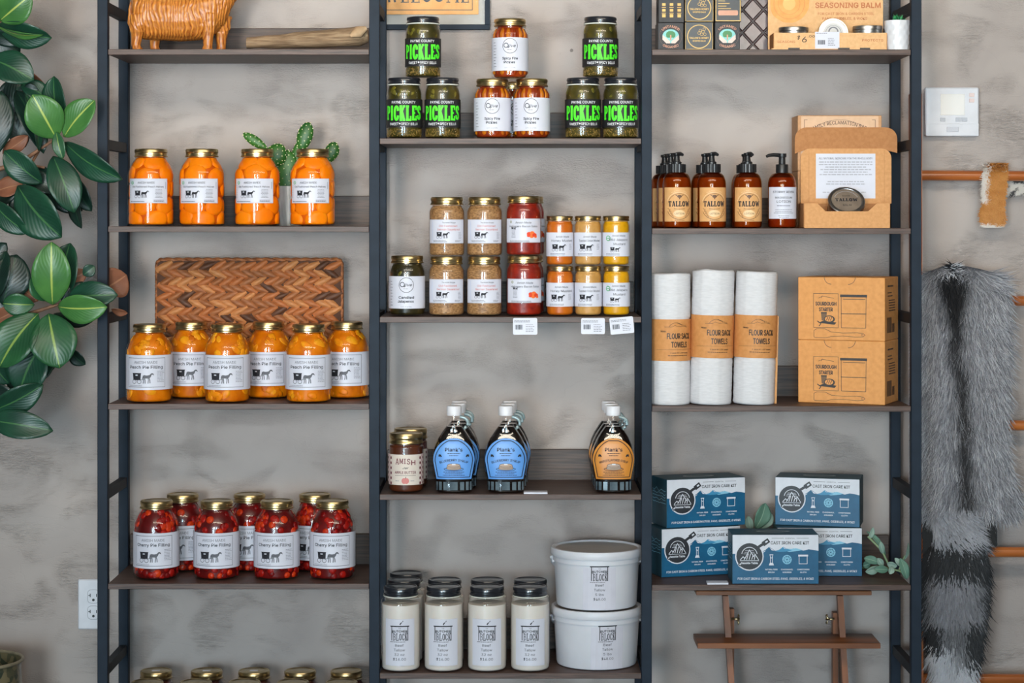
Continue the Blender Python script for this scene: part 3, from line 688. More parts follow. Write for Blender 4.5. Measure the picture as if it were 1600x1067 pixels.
# --- apple butter
t, pr, c = jar_base('apple_butter_jar', 'butter', '', 'brown apple butter jars', M_BUTTER)
R = JS('butter')[0]; APL = pm('cream_label_paper', (214, 200, 188), (222, 210, 198), scale=20, rough=.6)
lb = ring_label(t, R, 13, 60, -46, 46, APL); a = Art(du=5); PL = [pm('gingham_dark', (110, 50, 58), (120, 58, 66)), pm('gingham_pale', (196, 160, 160), (204, 170, 170))]
for sx in (-1, 1):
    for i in range(12):
        for j in range(4):
            if (i + j) % 2 == 0: a.rect(sx * (24 + j * 4), -23 + i * 3.9, sx * (28 + j * 4), -19.1 + i * 3.9, PL[(i * j) % 2])
a.slab('AMIS', -3.9, 7.5, 24, 10, PL[0], T=.2, m=.16, sl=.08, bulge=-2); a.text('H', 12.5, 7.6, 9.6, PL[0], w=6.5, bold=.03)
a.text('Jar', 0, 1.6, 4, INK, slant=.3, w=9, bold=.02); a.text('APPLE BUTTER', 0, -6, 5.4, PL[0], w=34, bold=.02); a.line([(-17, -8.6), (17, -8.6)], .5, INK)
APP = pm('apple_print', (196, 110, 104), (206, 122, 116)); a.disc(-1.8, -17, 4, APP, 1, 12, 4.6); a.disc(1.8, -17, 4, APP, 2, 12, 4.6); a.line([(0, -13), (1, -10.4)], .8, INK, 3)
a.micro(-16, -17.5, -8, 1, 2, .9, GREY); a.micro(8, -17.5, 16, 1, 2, .9, GREY)
a.build('print', cyl_map(R, 36.5 * k6, k6), lb)
z = SZ[(1, 2)]
instances(t, [(634.6, .052, z, 'brown apple butter jar with cream label in front at left end', .0), (641.5, .158, z, 'brown apple butter jar hidden behind, only its lid showing', .2)])
# --- tallow jars
t, pr, c = jar_base('tallow_jar', 'tallow', '', 'jars of white tallow on the lowest centre shelf', M_TALLOW, BLACKLID, fill=103 * k6)
R, H, lR, lH, *_ = JS('tallow')
lathe('lid_gasket', [(lR - .001, H - lH - .0024), (lR + .0002, H - lH - .002), (lR + .0002, H - lH - .0004), (lR - .001, H - lH)], M_GASKET, t, 36)
def butcher_art(a, y, s=1.0):
    """the block emblem, top of print at y: bird, board, arched letters"""
    Q = lambda pts: [(u * s, y + v * s) for u, v in pts]
    a.poly(Q([(-.5, -5.6), (1.2, -5.2), (4.6, -.5), (5.6, -.2), (5.0, -1.4), (5.2, 1.2), (4.4, .6), (3.4, -1.6), (1.8, -1.9), (.4, -3.4)]), INK); a.line(Q([(1.4, -5), (1.4, -7)]), .4, INK)
    a.rect(-15 * s, y - 8.8 * s, 15 * s, y - 7.2 * s, INK); a.rect(-13.2 * s, y - 30 * s, -12 * s, y - 8.4 * s, INK); a.rect(12 * s, y - 30 * s, 13.2 * s, y - 8.4 * s, INK)
    a.text('THE', 0, y - 12 * s, 2.2 * s, INK, w=4 * s); a.text('BUTCHER', 0, y - 18.2 * s, 5.4 * s, INK, w=23 * s, bold=.03, bulge=-1.2)
    a.slab('BLO', -3.6 * s, y - 30 * s, 13.4 * s, 11.4 * s, INK, T=.24, m=.17, sl=.09); a.slab('CK', 7.6 * s, y - 30 * s, 8.4 * s, 11.4 * s, INK, T=.24, m=.17, sl=.09)
    a.micro(-15 * s, y - 32.4 * s, 15 * s, 1, 2, .8 * s, INK, seed=3)
lb = ring_label(t, R, 11, 83, -24.5, 24.5, n=14); a = Art(du=5)
butcher_art(a, 33)
for i, s_ in enumerate(('Beef', 'Tallow', '32 oz', '$16.00')): a.text(s_, -.5, -6.2 - i * 7.1, 5.2, INK, w=(13, 17, 15.5, 20)[i])
a.build('print', cyl_map(R, 47 * k6, k6), lb)
z = SZ[(1, 3)]; wd_ = ['leftmost', 'second from left', 'third from left', 'rightmost']
spots = [(px, .0455, z, 'white tallow jar in the front row, %s of four' % wd_[i], 0.0) for i, px in enumerate((626.2, 693.2, 761, 828.2))]
spots += [(631, .1365, z, 'white tallow jar directly behind the leftmost front tallow jar', 0), (695, .1365, z, 'white tallow jar behind the second front jar from left', 0), (761.5, .1365, z, 'white tallow jar behind the third front jar from left', 0),
          (828.5, .1365, z, 'white tallow jar behind the rightmost front jar, beside pails', 0), (635, .2275, z, 'white tallow jar at the very back of the left column', 0)]
instances(t, spots)
EPS = .0004
# ---------------------------------------------------------------- syrup bottles
BPX = [(26, 0), (28, 1.5), (28.5, 4), (28.5, 19), (29.6, 21), (32, 30), (33.8, 40), (34.2, 48), (33.4, 60), (30, 74), (25, 85), (18.5, 95), (13, 102.5), (10.4, 110), (9.4, 120)]
def interp(tab, z):
    for (r0, a), (r1, b) in zip(tab, tab[1:]):
        if a <= z <= b: return r0 + (r1 - r0) * (z - a) / (b - a)
    return tab[-1][0] if z > tab[-1][1] else tab[0][0]
def bdepth(r): return min(r * .62, 9 + r * .3) if r > 14 else r
def super_loft(prof, n, e, k, inset=0.0, fl=False):
    vs, fs = [], []
    for r, z in prof:
        a = r - inset; b = bdepth(r) - inset; ee = 2 if r < 14 else e
        for i in range(n):
            t = 2 * PI * i / n; c, q = math.cos(t), math.sin(t)
            vs.append((a * math.copysign(abs(c) ** (2 / ee), c) * k, b * math.copysign(abs(q) ** (2 / ee), q) * k, z * k))
    m = len(prof)
    for j in range(m - 1):
        for i in range(n): a = j * n + i; b = j * n + (i + 1) % n; fs.append((a, b, b + n, a + n))
    fs.append(tuple(reversed(range(n)))); fs.append(tuple(range((m - 1) * n, m * n)))
    return vs, fs
kb = K(.045); SYRUP = pm('dark_syrup', (14, 9, 8), (22, 13, 10), scale=20, rough=.12, coat=.8)
CAPW = pm('white_plastic_cap', (222, 220, 224), (230, 228, 232), scale=60, rough=.45)
def finep(tab, step=3):
    out = []
    for (r0, a), (r1, b) in zip(tab, tab[1:]):
        n = max(1, int((b - a) / step))
        for i in range(n): out.append((r0 + (r1 - r0) * i / n, a + (b - a) * i / n))
    return out + [tab[-1]]
def bottle(name, group, col, edge, word):
    t = thing(name, '', 'bottle', (0, 0, 0), 0, group)
    vs, fs = super_loft(finep(BPX, 4), 40, 2.7, kb); pyobj('glass_bottle', vs, fs, GLASS, t, True, 50)
    vs, fs = super_loft([(r, max(z, 2)) for r, z in finep(BPX, 4) if z < 104], 40, 2.7, kb, 1.0); pyobj('syrup', vs, fs, SYRUP, t, True, 50)
    # ring of raised facets round the foot, reflections put into their pale colour
    bm = bmesh.new()
    for i in range(18):
        a0, a1 = 2 * PI * (i + .16) / 18, 2 * PI * (i + .84) / 18; q = []
        for z in (4.5, 17.5):
            for a in (a0, a1):
                c, s_ = math.cos(a), math.sin(a)
                q.append(bm.verts.new((29.2 * math.copysign(abs(c) ** (2 / 2.7), c) * kb, (bdepth(28.5) + .7) * math.copysign(abs(s_) ** (2 / 2.7), s_) * kb, z * kb)))
        bm.faces.new((q[0], q[1], q[3], q[2]))
    obj('foot_facets', bm, pm('bottle_facet_sheen', (64, 76, 84), (104, 118, 126), scale=30, rough=.08, coat=1.0), t)
    cp = [(11.3, 119.5), (11.6, 121), (11.6, 132.5), (10.6, 134.3), (0, 134.3)]
    vs, fs = lathe_data([(r * kb, z * kb) for r, z in cp], 36); pyobj('cap', vs, fs, CAPW, t, True, 40)
    pts = [((9 + 13.5 * math.sin(q) * .95) * kb, 0, (107.5 + 9.5 * math.cos(q)) * kb) for q in [PI * i / 10 for i in range(11)]]
    pts[-1] = (16 * kb, 0, 97 * kb); tube('loop_handle', pts, 2.7 * kb, pm('loop_glass', (120, 140, 142), (150, 168, 170), scale=120, rough=.1, coat=.7), t, 10)
    def hw(z):
        if z < 50: return 27 + (32.4 - 27) * (z - 21) / 29
        return 32.4 * math.sqrt(max(0, 1 - ((z - 50) / 35.5) ** 2))
    def fn(u, v, L):
        r = interp(BPX, max(v, 21)); a = r; b = bdepth(r); q = min(.995, abs(u) / a)
        return (u * kb, -(b * (1 - q ** 2.7) ** (1 / 2.7)) * kb - (.0005 if L <= 0 else .0016) - L * .0002, v * kb)
    vs, fs = [], []; m = 22; n = 14
    for j in range(m + 1):
        v = 21.5 + 63.5 * j / m
        for i in range(n + 1): vs.append(fn(hw(v) * (2 * i / n - 1), v, 0))
    for j in range(m):
        for i in range(n): a = j * (n + 1) + i; fs.append((a, a + 1, a + n + 2, a + n + 1))
    lb = pyobj('label', vs, fs, col, t, True)
    a = Art(du=4, dv=4)
    bl = []
    for i in range(31):
        v = 25 + 56.5 * i / 30; bl.append((max(0.01, hw(v) - 3.2 if v < 60 else (hw(v + 2) - 3.0)), v))
    bl = [p for p in bl if p[0] > 3]
    loop = bl + [(-x, v) for x, v in reversed(bl)]; a.line(loop + [loop[0]], 1.1, INK); 
    a.text("Plank's", 0, 65, 7.4, INK, w=27, bold=.02); a.micro(-13, 61.5, 13, 1, 2, .8, INK, just='c'); a.micro(-9, 58.2, 9, 1, 2, .8, INK, just='c', seed=7)
    a.text(word, 0, 50, 4.8, INK, w=44, bold=.012, arc=60)
    for sx in (-1, 1): a.poly([(sx * 18.5, 57), (sx * 20, 60), (sx * 23, 60.6), (sx * 24, 57.5), (sx * 22.4, 56), (sx * 21.4, 58), (sx * 20, 55.8)], INK, 1)
    tan = pm('pancake_print', (176, 150, 130), (190, 166, 146)); a.ring(0, 0, .1, .1, INK, 1, 4)
    pl = [(15 * math.cos(q * PI / 14), 37.6 + 2.6 * math.sin(q * PI / 14)) for q in range(29)]; a.line(pl, .7, INK, 1)
    for i in range(4):
        pk = [((11.5 - i * .5) * math.cos(q * PI / 12), 38.6 + i * 1.7 + 2.4 * math.sin(q * PI / 12)) for q in range(25)]; a.poly(pk[:-1], tan, 2 + i); a.line(pk, .45, INK, 2.4 + i)
    a.poly([(-2.5, 46), (2.5, 46), (3, 44.2), (-3, 44.2)], WHITEINK, 7)
    a.micro(-18, 32.5, 18, 3, 2.4, .8, INK, just='c', seed=5)
    a.build('print', fn, lb)
    return t
z = SZ[(1, 2)] + EPS
BLUE = pm('blue_bottle_label', (92, 150, 220), (104, 160, 226), scale=20, rough=.4); ORNG = pm('amber_bottle_label', (206, 132, 52), (214, 142, 62), scale=20, rough=.4)
blab = {0: 'front syrup bottle with blue label, left stack beside apple butter', 1: 'syrup bottle second in the left row, behind front blue label', 2: 'syrup bottle last in the left row, against the back rail'}
p = bottle('blueberry_syrup_bottle', 'blue labelled syrup bottles', BLUE, INK, 'BLUEBERRY SYRUP')
def put(proto, spots):
    for i, (px, Y, zz, lab, rz) in enumerate(spots):
        o = proto if i == 0 else copy_tree(proto); o['label'] = lab; o.location = ((px - 800) * K(Y), Y, zz); o.rotation_euler = (0, 0, rz)
put(p, [(709.5, .045, z, 'blue labelled syrup bottle in front, left of the two blue rows', 0), (790.5, .045, z, 'blue labelled syrup bottle in front, right of the two blue rows', 0),
        (716.5, .115, z, 'syrup bottle second in the left blue row, cap just behind', .05), (717.5, .185, z, 'syrup bottle last in the left blue row, near back rail', .05),
        (794.5, .115, z, 'syrup bottle second in the right blue row, cap just behind', .05), (797, .185, z, 'syrup bottle last in the right blue row, near back rail', .05)])
p = bottle('maple_syrup_bottle', 'amber labelled syrup bottles', ORNG, INK, 'MAPLE FLAVORED SYRUP')
put(p, [(958, .045, z, 'amber labelled syrup bottle in front beside the right centre post', 0), (954.5, .11, z, 'syrup bottle second in the amber row, cap just behind', 0), (951.5, .175, z, 'syrup bottle last in the amber row, near back rail', 0)])

# ---------------------------------------------------------------- pails
PAIL = pm('white_pail_plastic', (206, 206, 212), (213, 213, 219), scale=14, rough=.42, sub=.05)
def pail(label, cx, Y, zz, ax):
    t = thing('tallow_pail', label, 'bucket', ((cx + 1.5 - 800) * K(Y), Y, zz), 0, 'white pails of tallow'); k = K(Y)
    pr = [(58.5, 0), (61.5, 1.5), (62.6, 5), (66, 64), (66.4, 70), (68.6, 70.5), (68.6, 79), (66.5, 79.5)]
    vs, fs = lathe_data([(r * k, q * k) for r, q in pr], 56); pyobj('body', vs, fs, PAIL, t, True, 40)
    pr = [(66.6, 78), (70.6, 78.4), (71.4, 80), (71.4, 88), (70, 90.5), (66.5, 90.8), (64.8, 88), (64.0, 87.6)]
    vs, fs = lathe_data([(r * k, q * k) for r, q in pr], 56); ld = pyobj('lid', vs, fs, PAIL, t, True, 35)
    vs, fs = lathe_data([(64.4 * k, 87.4 * k), (64.4 * k, 88 * k), (0, 88 * k)], 48); pyobj('lid_panel', vs, fs, pm('pail_lid_warm_grey', (150, 138, 128), (160, 148, 138), scale=20, rough=.35), ld, True, 35)  # recessed lid disc in a darker, warmer grey than the rim
    a = Art(); a.text('RECYCLABLE', 0, 0, 8, LGREY, w=30); 
    a.build('lid_mark', lambda u, v, L: (u * k, (-14 + v) * k, 88 * k + .0005), ld)
    a = Art(du=9); butcher_art(a, 42, 1.0)
    for i, s_ in enumerate(('Beef', 'Tallow', '5 lbs', '$48.00')): a.text(s_, 0, 3.5 - i * 7.2, 5.2, INK, w=(13, 17, 13, 19)[i])
    pl = [(62.6, 5), (66, 64), (66.4, 70)]
    lab = []
    def fn(u, v, L):
        zz_ = 35 + v; r = interp(pl, min(max(zz_, 5), 69)) * k + .0006 + L * .0003; q = math.radians(ax) + u * k / r
        return (r * math.sin(q), -r * math.cos(q), zz_ * k)
    a.rect(-26, -33, 26, 32, pm('pail_label_film', (202, 200, 210), (208, 206, 216)), -1); a.build('label', fn, t)
    for sx in (-1, 1):
        boxobj('handle_ear', sx * 67 * k - .004, sx * 67 * k + .004, -.009, .009, 66 * k, 80 * k, PAIL, t, .002)
    pts = []
    for i in range(17):
        q = PI * i / 16; pts.append((-70.5 * math.cos(q) * k, .006 + 68 * math.sin(q) * k * .93, (73 - 34 * math.sin(q) ** .8) * k))
    tube('bail_handle', pts, 2.2 * k, PAIL, t, 8)
    return t
z = SZ[(1, 3)] + EPS; kk = K(.115)
pail('lower white tallow pail standing on the board beside tallow jars', 930.5, .115, z, 13)
pail('upper white tallow pail stacked on top of another pail', 930.5, .115, z + 91 * kk + EPS, 2)

# ---------------------------------------------------------------- price tags
def tagcard(cx, cy, w_, h_, rz, label):
    k = K(0); t = thing('price_tag', label, 'tag', ((cx - 800) / S, -.0005, ZS(cy)), 0, 'white price tags on the shelf edges'); t.rotation_euler = (0, rz, 0)
    pts = [];
    for sx, sy, a0 in ((1, 1, 0), (-1, 1, 90), (-1, -1, 180), (1, -1, 270)):
        for q in (0, 45, 90): pts.append(((sx * (w_ / 2 - 2) + 2 * math.cos(math.radians(a0 + q))) * k, (sy * (h_ / 2 - 2) + 2 * math.sin(math.radians(a0 + q))) * k))
    c = prism('card', pts, -.0014, -.0004, PAPER, t)
    a = Art(); a.micro(-w_ / 2 + 2, h_ / 2 - 4.5, w_ / 2 - 3, 2, 2, .9, GREY); a.bars(-w_ / 2 + 3.5, -5, -w_ / 2 + 15, 2.5, INK); a.micro(1, 2, w_ / 2 - 4, 5, 2.6, .9, GREY, seed=4); a.build('print', flat_map(k, 0, -.0014), c)
z0 = SZ[(1, 1)]
tagcard(820.5, 509.8, 38, 26, 0, 'white price tag on shelf edge below the red salsa')
tagcard(926.5, 509.4, 37, 25, 0, 'white price tag on shelf edge below onion mustard, upright')
tagcard(971.5, 508.4, 37, 26, -.09, 'white price tag on shelf edge at right, slightly tilted')
def stub(cx, b, i, w_, label, ry=0):
    t = tag(boxobj('price_card', -w_ / 2 / S, w_ / 2 / S, 0, .03, .0003, .0042, PAPER), label, 'tag'); t.location = ((cx - 800) / S, .004, SZ[(b, i)]); t.rotation_euler = (0, 0, ry)
    return t
stub(837, 1, 2, 37, 'white folded price card lying on board right of the blue bottles')
stub(1122, 2, 3, 33, 'white folded price card lying on board left of the front kit box')

# ---------------------------------------------------------------- pump bottles
AMB = glass_mat('amber_bottle_glass', (232, 182, 118)); LOT = pm('amber_lotion', (128, 74, 26), (144, 86, 34), scale=16, rough=.3, sub=.1); AMBD = pm('amber_dark', (52, 24, 8), (70, 32, 10), scale=16, rough=.3)
PUMP = pm('black_pump_plastic', (26, 26, 28), (34, 34, 36), scale=80, rough=.38); KLAB = pm('kraft_bottle_label', (212, 158, 100), (220, 166, 108), scale=80, rough=.6)
kp = K(.05)
def pump_bottle(name, group, kind):
    t = thing(name, '', 'bottle', (0, 0, 0), 0, group); R = 22.2 * kp
    nr = 12 if kind == 'kraft' else 9.5
    pr = [(18.5, 0), (20.5, .6), (21.8, 2.2), (22.2, 5), (22.2, 66)] + [(nr + (22.2 - nr) * math.cos(q * PI / 2 / 7) ** .9, 66 + 20 * math.sin(q * PI / 2 / 7)) for q in range(1, 8)] + [(nr - .5, 88)]
    vs, fs = lathe_data([(r * kp, q * kp) for r, q in pr], 36, cap=False); pyobj('glass_bottle', vs, fs, AMB, t, True, 45)
    pi = [(max(r - 1.1, .5), max(q, 1.2)) for r, q in pr if q < 79]
    vs, fs = lathe_data([(r * kp, q * kp) for r, q in pi], 32); pyobj('lotion', vs, fs, LOT if kind == 'kraft' else pm('dark_amber_lotion', (120, 54, 16), (140, 66, 20), scale=16, rough=.3), t, True, 45)
    pi2 = [(max(r - 1.1, .5), q) for r, q in pr if q >= 75.5]
    vs, fs = lathe_data([(r * kp, q * kp) for r, q in pi2], 32); pyobj('bottle_shoulder', vs, fs, AMBD, t, True, 45)
    if kind == 'kraft':
        bm = bmesh.new(); n = 44; vs = []
        for q in (86.5, 99.5):
            for i in range(n): rr = (13.9 + (.25 if i % 2 else -.25)) * kp; vs.append((rr * math.cos(2 * PI * i / n), rr * math.sin(2 * PI * i / n), q * kp))
        fs = [(i, (i + 1) % n, (i + 1) % n + n, i + n) for i in range(n)] + [tuple(range(n, 2 * n)), tuple(reversed(range(n)))]
        pyobj('collar', vs, fs, PUMP, t)
        pr = [(7.5, 99), (7.5, 103), (5.4, 104), (4.6, 108), (4.4, 112.5), (5.6, 113), (6.4, 114.5), (6, 117), (0, 117.2)]
        vs, fs = lathe_data([(r * kp, q * kp) for r, q in pr], 24); hd = pyobj('pump_head', vs, fs, PUMP, t, True, 40)
        tube('nozzle', [(0, 0, 115 * kp), (5 * kp, -10 * kp, 115.4 * kp), (7.5 * kp, -17 * kp, 113.6 * kp)], [3.6 * kp, 3.2 * kp, 2.4 * kp], PUMP, hd)
        lb = cyl_label('label', R, 10 * kp, 63 * kp, -24 * kp / R, 33 * kp / R, KLAB, t); a = Art(du=4)
        BR = pm('brown_ink', (96, 62, 36), (106, 70, 42)); PE = pm('pale_kraft_ink', (228, 190, 142), (234, 198, 150))
        a.ring(0, -2, 21, 1.0, PE, n=30, a0=20, a1=160); a.ring(0, -2, 18.6, .6, BR, n=30, a0=25, a1=155)
        a.text('ALL NATURAL', 0, 20.6, 2.6, PE, arc=22, w=26); a.disc(0, 12.5, 3.6, BR, 1, 10, 2.4); a.line([(-6, 14.6), (-3, 13), (3, 13), (6, 14.6)], .9, BR, 1); a.line([(0, 12), (0, 8)], 1.6, BR, 1)
        a.slab('TALLOW', 0, -3.2, 35, 8.4, INK, T=.34, m=.2, sl=.13, wide={'W': 1.5, 'L': .85}); a.text('WHIPPED', 0, -8.2, 2.4, BR, w=18, arc=-40); a.disc(0, -14, 9.5, PE, 1, 18, 5.4); a.text('LOTION', 0, -15.6, 3.6, BR, w=15, L=2, bold=.01)
        for sx in (-1, 1):
            for i in range(4): a.line([(sx * (19 - i * 2.4), -6 - i * 3.6), (sx * (14.5 - i * 1.6), -8.5 - i * 3.2), (sx * (16 - i * 2), -11 - i * 3)], .6, BR, 1)
        a.ring(0, -2, 21, .7, BR, n=30, a0=205, a1=335); a.micro(-10, -24.8, 10, 1, 2, .7, BR, just='c')
        a.build('print', cyl_map(R, 36.5 * kp, kp, 2.5 * kp / R), lb)
    else:
        vs, fs = lathe_data([(r * kp, q * kp) for r, q in ((9.6, 82), (9.8, 83), (9.8, 98), (9.2, 99.2), (5.5, 99.5), (5.2, 110), (6.6, 110.5), (7, 112), (6.8, 116), (0, 116.5))], 28); hd = pyobj('pump_head', vs, fs, PUMP, t, True, 40)
        tube('nozzle', [(-4 * kp, 0, 113.5 * kp), (-14 * kp, -3 * kp, 114 * kp), (-22 * kp, -5 * kp, 113 * kp), (-25 * kp, -6 * kp, 111 * kp)], [3.2 * kp, 2.9 * kp, 2.4 * kp, 2.2 * kp], PUMP, hd)
        lb = cyl_label('label', R, 14.5 * kp, 63.5 * kp, -28 * kp / R, 28 * kp / R, PAPER, t); a = Art(du=4)
        a.text('STORMY RIVER', 0, 15.4, 4.4, INK, w=35, bold=.01); a.text('MAGNESIUM', 0, 6.6, 4.0, INK, w=27, bold=.006); a.text('LOTION', 0, .2, 4.8, INK, w=22, bold=.006)
        a.micro(-14, -5, 14, 1, 2, .9, INK, just='c'); a.micro(-17, -11, 17, 3, 2.6, .8, GREY, just='c', seed=4); a.micro(-9, -20.5, 9, 2, 2.4, .8, GREY, just='c', seed=6)
        a.build('print', cyl_map(R, 39 * kp, kp), lb)
    return t
z = SZ[(2, 1)] + EPS
p = pump_bottle('tallow_lotion_bottle', 'amber pump bottles with kraft labels', 'kraft')
put(p, [(1057.5, .043, z, 'amber pump bottle with kraft label, front of the leftmost row', .0), (1112, .043, z, 'amber pump bottle with kraft label, front of the middle row', .0), (1168, .043, z, 'amber pump bottle with kraft label, front of right row, beside white label', -.1),
        (1048, .115, z, 'amber pump bottle second in the leftmost row of three', 0), (1038.5, .186, z, 'amber pump bottle last in the leftmost row, beside the post', 0), (1101.5, .12, z, 'amber pump bottle half hidden behind middle front bottle', 0), (1164.5, .125, z, 'amber pump bottle hidden behind the right front bottle', 0)])
p = pump_bottle('magnesium_lotion_bottle', None, 'white'); p['label'] = 'dark amber pump bottle with white label and nozzle pointing left'; p.location = ((1222 - 800) * K(.043), .043, z)

# ---------------------------------------------------------------- cartons
def carton(name, label, cat, w_, d, h, mat, group=None, bev=.0012, sidemat=None):
    t = thing(name, label, cat, (0, 0, 0), 0, group); b = boxobj('carton', 0, w_, 0, d, 0, h, mat, t, bev); return t, b
def at(t, px, Y, zz, rz=0.0):
    t.location = ((px - 800) * K(Y), Y, zz); t.rotation_euler = (0, 0, rz); return t
# open display mailer with printed sheet and tin
z = SZ[(2, 1)] + EPS; Y0 = .014
X = lambda px, Y: (px - 800) * K(Y)
mb = thing('display_mailer', 'open kraft mailer box with printed white sheet inside its lid', 'box', (X(1323.5, Y0), Y0, z)); k = K(Y0); hx = 66.5 * k; hh = 38.6 * k
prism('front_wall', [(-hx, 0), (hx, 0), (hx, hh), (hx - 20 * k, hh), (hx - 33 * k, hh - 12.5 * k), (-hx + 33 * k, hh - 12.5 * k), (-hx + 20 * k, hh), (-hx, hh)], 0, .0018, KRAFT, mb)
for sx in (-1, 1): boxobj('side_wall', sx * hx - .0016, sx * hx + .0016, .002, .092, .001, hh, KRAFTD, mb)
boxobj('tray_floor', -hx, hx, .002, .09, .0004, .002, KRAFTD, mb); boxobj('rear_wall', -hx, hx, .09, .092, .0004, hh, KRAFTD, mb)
k2 = K(.106); LP = lambda pts, Y: [((px - 1323.5) * K(Y) + (1323.5 - 800) * (K(Y) - K(Y0)), (ZC - (py - HZ) * K(Y)) - z) for px, py in pts]
def arcpts(cx, cy, r, a0, a1, n=6): return [(cx + r * math.cos(math.radians(a0 + (a1 - a0) * i / n)), cy - r * math.sin(math.radians(a0 + (a1 - a0) * i / n))) for i in range(n + 1)]
lid = prism('lid_panel', LP([(1251, 318), (1393, 318)] + arcpts(1378, 247, 15, 0, 90) + arcpts(1266, 247, 15, 90, 180), .106), .0935, .0955, KRAFT, mb)
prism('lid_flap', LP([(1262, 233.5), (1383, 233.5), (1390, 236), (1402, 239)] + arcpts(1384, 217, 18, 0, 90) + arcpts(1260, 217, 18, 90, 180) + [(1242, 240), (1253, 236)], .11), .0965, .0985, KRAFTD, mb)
sh = prism('printed_sheet', LP([(1275, 310), (1368, 310), (1368, 240), (1275, 240)], .105), .0925, .0932, PAPER, mb)
a = Art(); cx, cz = LP([(1321.5, 275)], .105)[0]
a.text('ALL NATURAL SKINCARE FOR THE WHOLE BODY', 0, 26, 4.2, GREY, w=84, bold=.01); a.micro(-42, 21, 42, 6, 3.9, 1.7, LGREY, just='c', seed=2); a.micro(-36, -9.5, 36, 2, 3.9, 1.7, LGREY, just='c', seed=3); a.micro(-36, -26, -22, 1, 2, 1.4, LGREY); a.micro(24, -26, 34, 1, 2, 1.4, LGREY)
a.build('print', flat_map(k2, cz, .0925, cx), sh)
a = Art(); fx, fz = LP([(1323, 275)], .106)[0]
for u in (-59, 59): a.line([(u, -41), (u, 40)], .5, KRAFTD)
a.build('lid_crease', flat_map(k2, fz, .0935, fx), lid)
SILV = pm('brushed_tin', (176, 174, 172), (196, 194, 190), scale=70, rough=.32, metal=1.0); TINLAB = pm('tin_lid_window', (118, 104, 92), (142, 126, 110), scale=30, rough=.3, coat=.6)
t = thing('balm_tin', 'round silver balm tin leaning in the open mailer box', 'tin', (X(1321.5, .06), .0885, z + .0046)); R = 29 * K(.05); tilt = Matrix.Rotation(math.radians(47), 4, 'X'); hb = .030
tl = Matrix.Translation((0, -.012, R * math.sin(math.radians(47)) + .0015)) @ tilt
def part_m(o, M): o.data.transform(M); return o
part_m(lathe('tin_body', [(R * .95, 0), (R * .97, .001), (R * .97, hb)], pm('tin_glass_body', (130, 104, 78), (150, 122, 92), scale=20, rough=.2), t, 40), tl)
ld = part_m(lathe('lid', [(R, hb - .004), (R, hb + .007), (R * .96, hb + .0085), (R * .86, hb + .0085), (R * .84, hb + .0075), (0, hb + .0075)], SILV, t, 44), tl)
a = Art(); kt = K(.05); a.disc(0, 0, 23.5, TINLAB, 0, 30); a.ring(0, 0, 19, .7, LGREY, 1, 30, 20, 160); a.slab('TALLOW', 0, -2.5, 35, 6.5, INK, T=.34, m=.2, L=2, wide={'W': 1.5, 'L': .85}); a.text('WHIPPED', 0, 8, 3.5, INK, w=12, L=2); a.text('BALM', 0, -12.5, 5.5, INK, w=13, L=2)
a.build('print', lambda u, v, L: tl @ Vector((u * kt, v * kt, hb + .0078 + L * .0002)), ld)
# soap boxes behind it
SOAP = pm('tan_carton', (196, 146, 104), (206, 156, 114), scale=120, rough=.75); SOAPP = pm('pale_panel_print', (216, 176, 142), (224, 184, 150), scale=60, rough=.7)
k = K(.118); W_ = 131 * k
t, b = carton('soap_carton', 'lower tan carton hidden behind the open mailer box', 'box', W_, .105, 88.5 * k, SOAP, 'tan cartons behind the mailer'); at(t, 1246.5, .118, z)
t2, b = carton('soap_carton', 'upper tan carton with arched lettering rising behind the mailer', 'box', W_, .105, 87 * k, SOAP, 'tan cartons behind the mailer'); at(t2, 1246.5, .118, z + 88.5 * k + EPS)
a = Art(); a.rect(5, 3, 126, 85.5, SOAPP, 0); BRN = pm('brown_print', (90, 62, 46), (100, 70, 52)); a.text('FAMILY RECLAMATION BARS', 65.5, 73, 7.5, BRN, w=92, arc=96, bold=.012)
for u0, u1, s_ in ((10, 15, 1), (121, 116, -1)): a.line([(u0, 64), (u0, 80), (u1, 80)], .7, BRN, 1)
a.ring(65.5, 10, 70, .5, BRN, 1, 30, 40, 140); a.ring(65.5, 10, 52, .8, BRN, 1, 30, 40, 140); a.text('SOAP', 65.5, 40, 12, BRN, w=40, bold=.02)
a.build('print', flat_map(k, 0), b)

